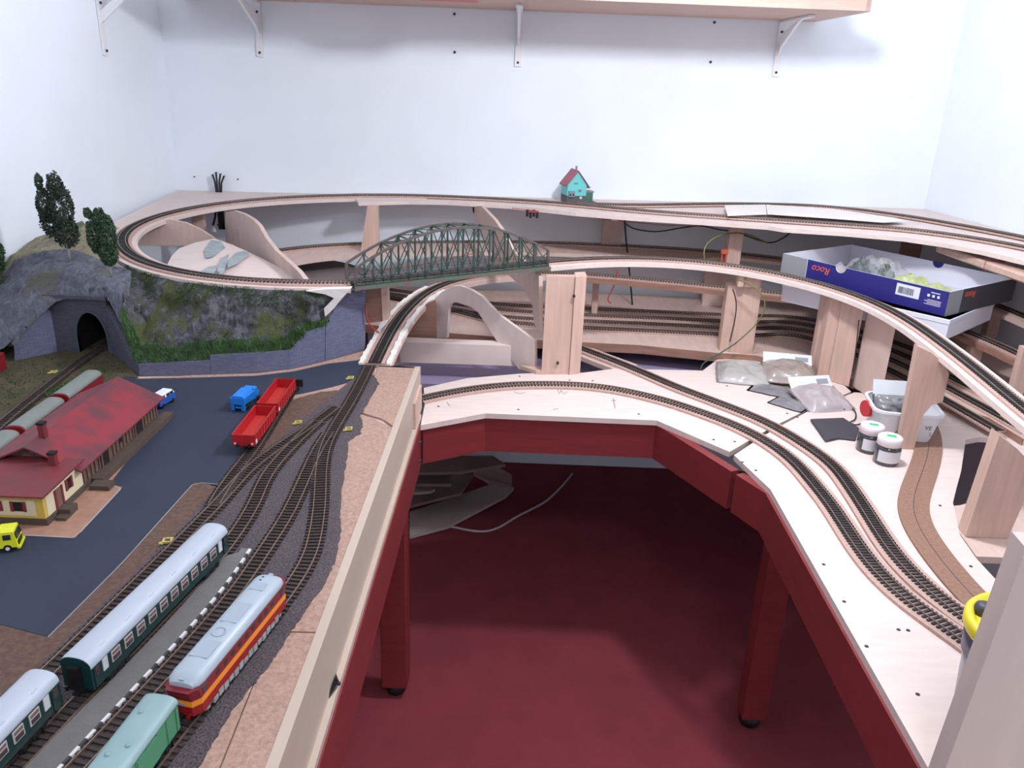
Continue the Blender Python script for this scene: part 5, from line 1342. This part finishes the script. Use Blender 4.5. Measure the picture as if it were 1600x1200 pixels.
# ------------------------------------------------------------------ white tub with grey bag
mat('tub_white', (232, 232, 238), .35); mat('tub_red', (206, 44, 56), .4); mat('tub_print', (88, 78, 84), .5)
tb = px(1402, 676, ZP); tb.z = ZP
t = thing('white_tub', 'white rounded plastic tub behind the notched plank', 'tub', tb)
rtub = math.radians(-10)
def rrect(cx, cy, z, a, b, r, n=5):
    out = []
    for sx, sy, a0 in ((1,1,0), (-1,1,90), (-1,-1,180), (1,-1,270)):
        for k in range(n+1):
            th = math.radians(a0+90*k/n); q = Vector(((a/2-r)*sx + r*math.cos(th), (b/2-r)*sy + r*math.sin(th), 0))
            q = Matrix.Rotation(rtub, 3, 'Z') @ q; out.append(Vector((cx+q.x, cy+q.y, z)))
    return out
m = MB()
S = [rrect(tb.x, tb.y, ZP+.0003, .112, .098, .022), rrect(tb.x, tb.y, ZP+.068, .138, .122, .026), rrect(tb.x, tb.y, ZP+.068, .134, .118, .025), rrect(tb.x, tb.y, ZP+.003, .108, .094, .021)]
loft(m, S, False); m.build('tub_body', 'tub_white', t)
m = MB(); A_ = rrect(tb.x, tb.y, ZP+.0685, .144, .128, .028); B2 = rrect(tb.x, tb.y, ZP+.0685, .132, .116, .024); C2 = rrect(tb.x, tb.y, ZP+.063, .144, .128, .028); D2_ = rrect(tb.x, tb.y, ZP+.063, .136, .120, .026)
n_ = len(A_); m.add(A_+B2+C2+D2_, [(i, (i+1) % n_, n_+(i+1) % n_, n_+i) for i in range(n_)] + [(i, (i+1) % n_, 2*n_+(i+1) % n_, 2*n_+i) for i in range(n_)] + [(2*n_+i, 2*n_+(i+1) % n_, 3*n_+(i+1) % n_, 3*n_+i) for i in range(n_)], False); m.build('rim', 'tub_white', t)
rp = tb + Matrix.Rotation(rtub, 3, 'Z') @ Vector((-.068, .0, .050))
MB().tube([rp, rp + Vector((-.010, -.002, 0))], .018, 18).build('red_handle_boss', 'tub_red', t)
fM = Matrix.Rotation(rtub, 4, 'Z')
for s_, x_, z_, sz in (('C', -.012, .038, .016), ('A', -.020, .024, .011), ('VE', .040, .040, .013), ('S', .046, .026, .011)):
    q = Matrix.Rotation(rtub, 3, 'Z') @ Vector((x_, -.0555-.012*(z_/.068)*.45-.001, 0))
    text(s_, sz, 'tub_print', t, Matrix.Translation((q.x, q.y, z_)) @ fM @ face)
t = thing('parts_bag', 'grey plastic bag with header standing in the white tub', 'plastic bag', tb + Vector((-.015, .01, .004)))
MM = Matrix.Rotation(math.radians(-4), 3, 'Z') @ Matrix.Rotation(math.radians(68), 3, 'X')
bc = tb + Vector((-.016, .016, .045)); pillow(bc, MM, .082, .075, .02, seed=33, wr=.5, flat=.6).build('pouch', 'bag_flat', t)
hq = [bc + MM @ Vector(v) for v in ((-.041, .034, .001), (.041, .034, .001), (.041, .066, 0), (-.041, .066, 0))]
MB().prism(hq, .001, d=(0,1,0)).build('header_label', 'bag_label', t)
# ------------------------------------------------------------------ paint jars
mat('jar_glass', (56, 60, 66), .12, coat=.5); mat('jar_lid', (232, 222, 228), .45); mat('jar_label', (212, 210, 216), .5); mat('green_tag', (34, 196, 116), .5)
def jar(label, cpx, ang):
    c = px(*cpx, ZP); r = .0245
    t = thing('paint_jar', label, 'jar', c, 'white lidded jars on the plywood')
    MB().lathe(c, [(r-.002, .0004), (r, .002), (r, .034), (r-.002, .038), (r-.004, .040)], 28).build('glass', 'jar_glass', t)
    MB().lathe(c, [(r-.001, .0402), (r-.001, .0550), (r-.003, .0572)], 28).build('lid', 'jar_lid', t)
    m = MB(); P1 = [c + Vector(((r+.0004)*math.cos(math.radians(a)), (r+.0004)*math.sin(math.radians(a)), .008)) for a in range(ang, ang+151, 10)]
    n = len(P1); m.add(P1 + [p+Vector((0,0,.024)) for p in P1], [(i, i+1, n+i+1, n+i) for i in range(n-1)], True); m.build('label', 'jar_label', t)
    MB().box(c + Vector((.002, 0, .0578)), (.017, .009, .0008), math.radians(-20 if ang < 225 else 0)).build('green_tag', 'green_tag', t)
    return t
jar('white lidded paint jar next to the black pouch', (1356, 703), 215)
jar('white lidded paint jar in front of the notched plank', (1383, 722), 205)
# ------------------------------------------------------------------ lidded bucket and board at the right front
mat('lid_yellow', (232, 216, 52), .4); mat('bucket_body', (166, 166, 172), .3, var=.1, scale=10); mat('bucket_dark', (86, 78, 104), .4); mat('dark_plug', (66, 66, 78), .5)
bk = px(1618, 985, ZP+.120); bk.z = ZP
t = thing('yellow_lid_bucket', 'grey bucket with yellow lid behind the upright board', 'bucket', bk)
MB().lathe(bk, [(.060, .0005), (.068, .11)], 40).build('bucket_body', 'bucket_body', t)
MB().lathe(bk, [(.0685, .075), (.070, .105)], 40).build('band', 'bucket_dark', t)
MB().lathe(bk, [(.072, .106), (.074, .110), (.074, .120), (.071, .124), (.066, .124), (.062, .117), (.055, .117), (.053, .122), (.048, .122), (.046, .117), (.0, .117)], 40, cap=False).build('lid', 'lid_yellow', t)
MB().lathe(bk + Vector((-.040, .035, .117)), [(.014, 0), (.011, .010), (.005, .013)], 20).build('spout_cap', 'dark_plug', t)
mat('board_dim', (206, 188, 180), .6, var=.05, scale=10, stretch=(4,4,.5))
yb3 = .66
q = [py(x, y, yb3) for x, y in ((1478, 1200), (1598, 868))]
xb3 = q[0].x; xt3 = q[1].x + (q[1].x-q[0].x)*.1
tag(MB().prism([(xb3-.002, yb3, ZP+.0005), (xb3+.22, yb3, ZP+.0005), (xb3+.22, yb3, .915), (xt3, yb3, .905)], .03, d=(.12,1,0)).build('upright_board', 'board_dim'), 'broad plain wooden board standing upright at the right front', 'board')
# ------------------------------------------------------------------ wires
mat('wire_yellow', (116, 118, 64), .5); mat('wire_green', (52, 92, 70), .5); mat('wire_dark', (52, 42, 40), .5); mat('white_cable', (190, 184, 186), .5); mat('orange_part', (196, 92, 64), .5)
def wire(label, pts, r, mtl, name='cable', sm=2):
    P = catmull([py(x, y, Y) for x, y, Y in pts], .006)
    return tag(MB().tube(smooth(P, sm), r, 6).build(name, mtl), label, 'cable')
wire('yellow green wire looping down the front of the broad post', [(1152, 437, 2.07), (1172, 444, 2.05), (1190, 460, 2.04), (1195, 480, 2.04), (1182, 506, 2.05), (1150, 536, 2.07)], .0018, 'wire_yellow')
wire('green wire running down to the opening beside the broad post', [(1150, 536, 2.07), (1125, 552, 2.06), (1104, 564, 2.04), (1096, 572, 2.02), (1094, 585, 2.02)], .0018, 'wire_green')
wire('dark wire straight down the front of the broad post', [(1145, 452, 2.07), (1150, 470, 2.08), (1149, 495, 2.09), (1140, 535, 2.09)], .0016, 'wire_dark')
wire('long thin black cable hanging straight behind the curved roadbed', [(976, 342, 2.57), (978, 372, 2.57), (983, 420, 2.57), (988, 476, 2.57)], .0028, 'black')
wire('sagging black cable under the upper deck', [(975, 347, 2.52), (990, 357, 2.52), (1025, 362, 2.52), (1065, 356, 2.52), (1095, 353, 2.50), (1125, 359, 2.48), (1150, 363, 2.46), (1200, 379, 2.44), (1225, 371, 2.44), (1236, 362, 2.44)], .0020, 'black')
wire('yellow and black cable arch before the pale deck post', [(1101, 408, 2.30), (1100, 392, 2.30), (1106, 380, 2.32), (1120, 370, 2.34), (1145, 364, 2.37), (1170, 367, 2.38), (1200, 380, 2.38)], .0022, 'wire_yellow')
wire('red wire under the upper deck edge', [(800, 325, 2.50), (880, 335, 2.50), (950, 343, 2.49), (1040, 352, 2.48), (1095, 353, 2.47)], .0011, 'red_wire')
wire('red wire hanging beside the right paired post', [(1338, 500, 1.94), (1330, 530, 1.935), (1322, 570, 1.93)], .0011, 'red_wire')
wire('brown wire hanging beside the slanting panel', [(1342, 500, 1.90), (1338, 540, 1.895), (1332, 580, 1.89)], .0014, 'wire_dark')
wire('red brown wire hanging under the shelf behind the tall pillar', [(966, 420, 2.36), (960, 445, 2.36), (949, 468, 2.36), (955, 474, 2.36)], .0018, 'red_wire')
wire('red brown wire inside the left loop', [(213, 376, 2.1), (213, 390, 2.1), (218, 405, 2.1), (214, 420, 2.1)], .0022, 'red_wire')
wire('red wire at the foot of the stone wall end', [(571, 478, 1.76), (574, 500, 1.76), (582, 512, 1.78), (592, 520, 1.80)], .0018, 'red_wire')
wire('thin red wires on the middle deck seen through the bridge', [(600, 422, 2.05), (660, 413, 2.05), (720, 400, 2.05), (745, 395, 2.05)], .0010, 'red_wire')
t = thing('connector', 'black wire connector under the edge of the upper deck', 'connector', py(831, 334, 2.50)); c = py(831, 334, 2.50)
for dx in (-.014, -.004, .006, .016): MB().box(c + Vector((dx, 0, .002*math.sin(dx*300))), (.008, .012, .020)).build('terminal', 'black', t)
MB().box(c + Vector((.004, -.007, .008)), (.030, .004, .005)).build('coil', 'red_wire', t)
t = thing('connector', 'white wire connector under the edge of the upper deck', 'connector', py(961, 341, 2.46)); c = py(961, 341, 2.46)
MB().box(c, (.018, .014, .014)).build('housing', 'white_plastic', t); MB().box(c + Vector((0, -.0074, .001)), (.010, .001, .006)).build('socket', 'metal_dark', t)
t = thing('lever_switch', 'orange relay standing on the middle deck behind the curved roadbed', 'relay', py(1132, 400, 2.36)); c = py(1132, 393, 2.36)
MB().box(c, (.020, .015, .012)).build('head', 'orange_part', t)
for s in (-1, 1): MB().box(c + Vector((s*.006, 0, -.018)), (.004, .008, .030)).build('leg', 'orange_part', t)
# ------------------------------------------------------------------ under the table
mat('scrap_ply', (186, 172, 164), .7, var=.08, scale=12); mat('scrap_dark', (140, 122, 110), .7, var=.1, scale=12)
zf = FLOOR
scr = [
    ([(640, 838), (700, 822), (790, 775), (803, 762), (780, 752), (640, 800)], .015, .010, 'scrap_ply', 'long pale plywood offcut on the carpet, lowest of the pile'),
    ([(640, 790), (720, 770), (740, 740), (640, 748)], .06, .010, 'scrap_dark', 'brown plywood offcut in the middle of the pile under the table'),
    ([(640, 770), (672, 768), (680, 764), (655, 755), (640, 752)], .10, .008, 'scrap_ply', 'small pointed pale offcut on the pile under the table'),
    ([(640, 756), (705, 756), (700, 740), (640, 735)], .13, .010, 'scrap_dark', 'short brown offcut high on the pile under the table'),
    ([(640, 738), (720, 737), (790, 725), (770, 712), (640, 712)], .18, .010, 'scrap_dark', 'wide brown board on top of the offcut pile under the table'),
]
for q, h, th, mt, lab in scr:
    tag(MB().prism([px(x, y, zf+h) for x, y in q], th).build('plywood_offcut', mt), lab, 'offcut')
tag(MB().prism([px(x, y, zf+h) for x, y, h in ((760, 720, .18), (800, 742, .12), (800, 757, .10), (765, 752, .1), (740, 738, .15))], .012).build('plywood_offcut', 'scrap_dark'), 'crooked brown offcut leaning at the end of the pile', 'offcut')
for x, y, h in ((660, 760, .18), (740, 735, .18)): pass
# block that keeps the pile up
a = px(650, 745, zf+.0005)
tag(MB().box((a.x-.02, a.y+.02, zf+.075), (.10, .12, .148)).build('storage_crate', 'scrap_dark'), 'brown crate buried under the plywood offcuts', 'crate')
P = catmull([px(x, y, zf+.004) for x, y in ((640, 812), (700, 822), (745, 830), (775, 826), (810, 806), (850, 785), (872, 766), (888, 748), (894, 740))], .01)
tag(MB().tube(P, .0038, 8).build('white_cable', 'white_cable'), 'white cable curving across the carpet under the table', 'cable')
# ------------------------------------------------------------------ screws and pencil marks in the tabletop
tt_ = [o for o in bpy.data.objects if o.name.startswith('plywood_tabletop')][0]
SM = MB().lathe((0,0,0), [(.0030,0),(.0028,.0005)], 8); sme = bpy.data.meshes.new('screw'); sme.from_pydata(SM.v, [], SM.f); sme.materials.append(MATS['hole'])
for x, y in ((685, 635), (810, 640), (998, 647), (1115, 687), (1148, 690), (812, 588), (890, 594), (926, 595), (1136, 603), (1230, 646), (1246, 652), (1160, 722), (1181, 735), (1287, 882), (1319, 940), (1434, 1085), (1404, 984), (1419, 985), (1354, 1010), (1371, 700), (1422, 790), (1469, 790), (1517, 885)):
    o = bpy.data.objects.new('screw', sme); COL.objects.link(o); o.parent = tt_; o.location = px(x, y, ZP+.0001) - Vector(tt_['_o'])
for q in ([(871, 608), (874, 616), (877, 609)], [(877, 611), (882, 616), (886, 612)], [(803, 612), (812, 615), (821, 613)], [(958, 622), (961, 638)], [(955, 626), (963, 625)], [(698, 628), (703, 634)], [(864, 640), (872, 638)], [(1104, 655), (1110, 660), (1116, 657)]):
    MB().strip([px(x, y, ZP+.0004) for x, y in q], .0006, .0006, .0003).build('pencil_mark', 'pencil', tt_)
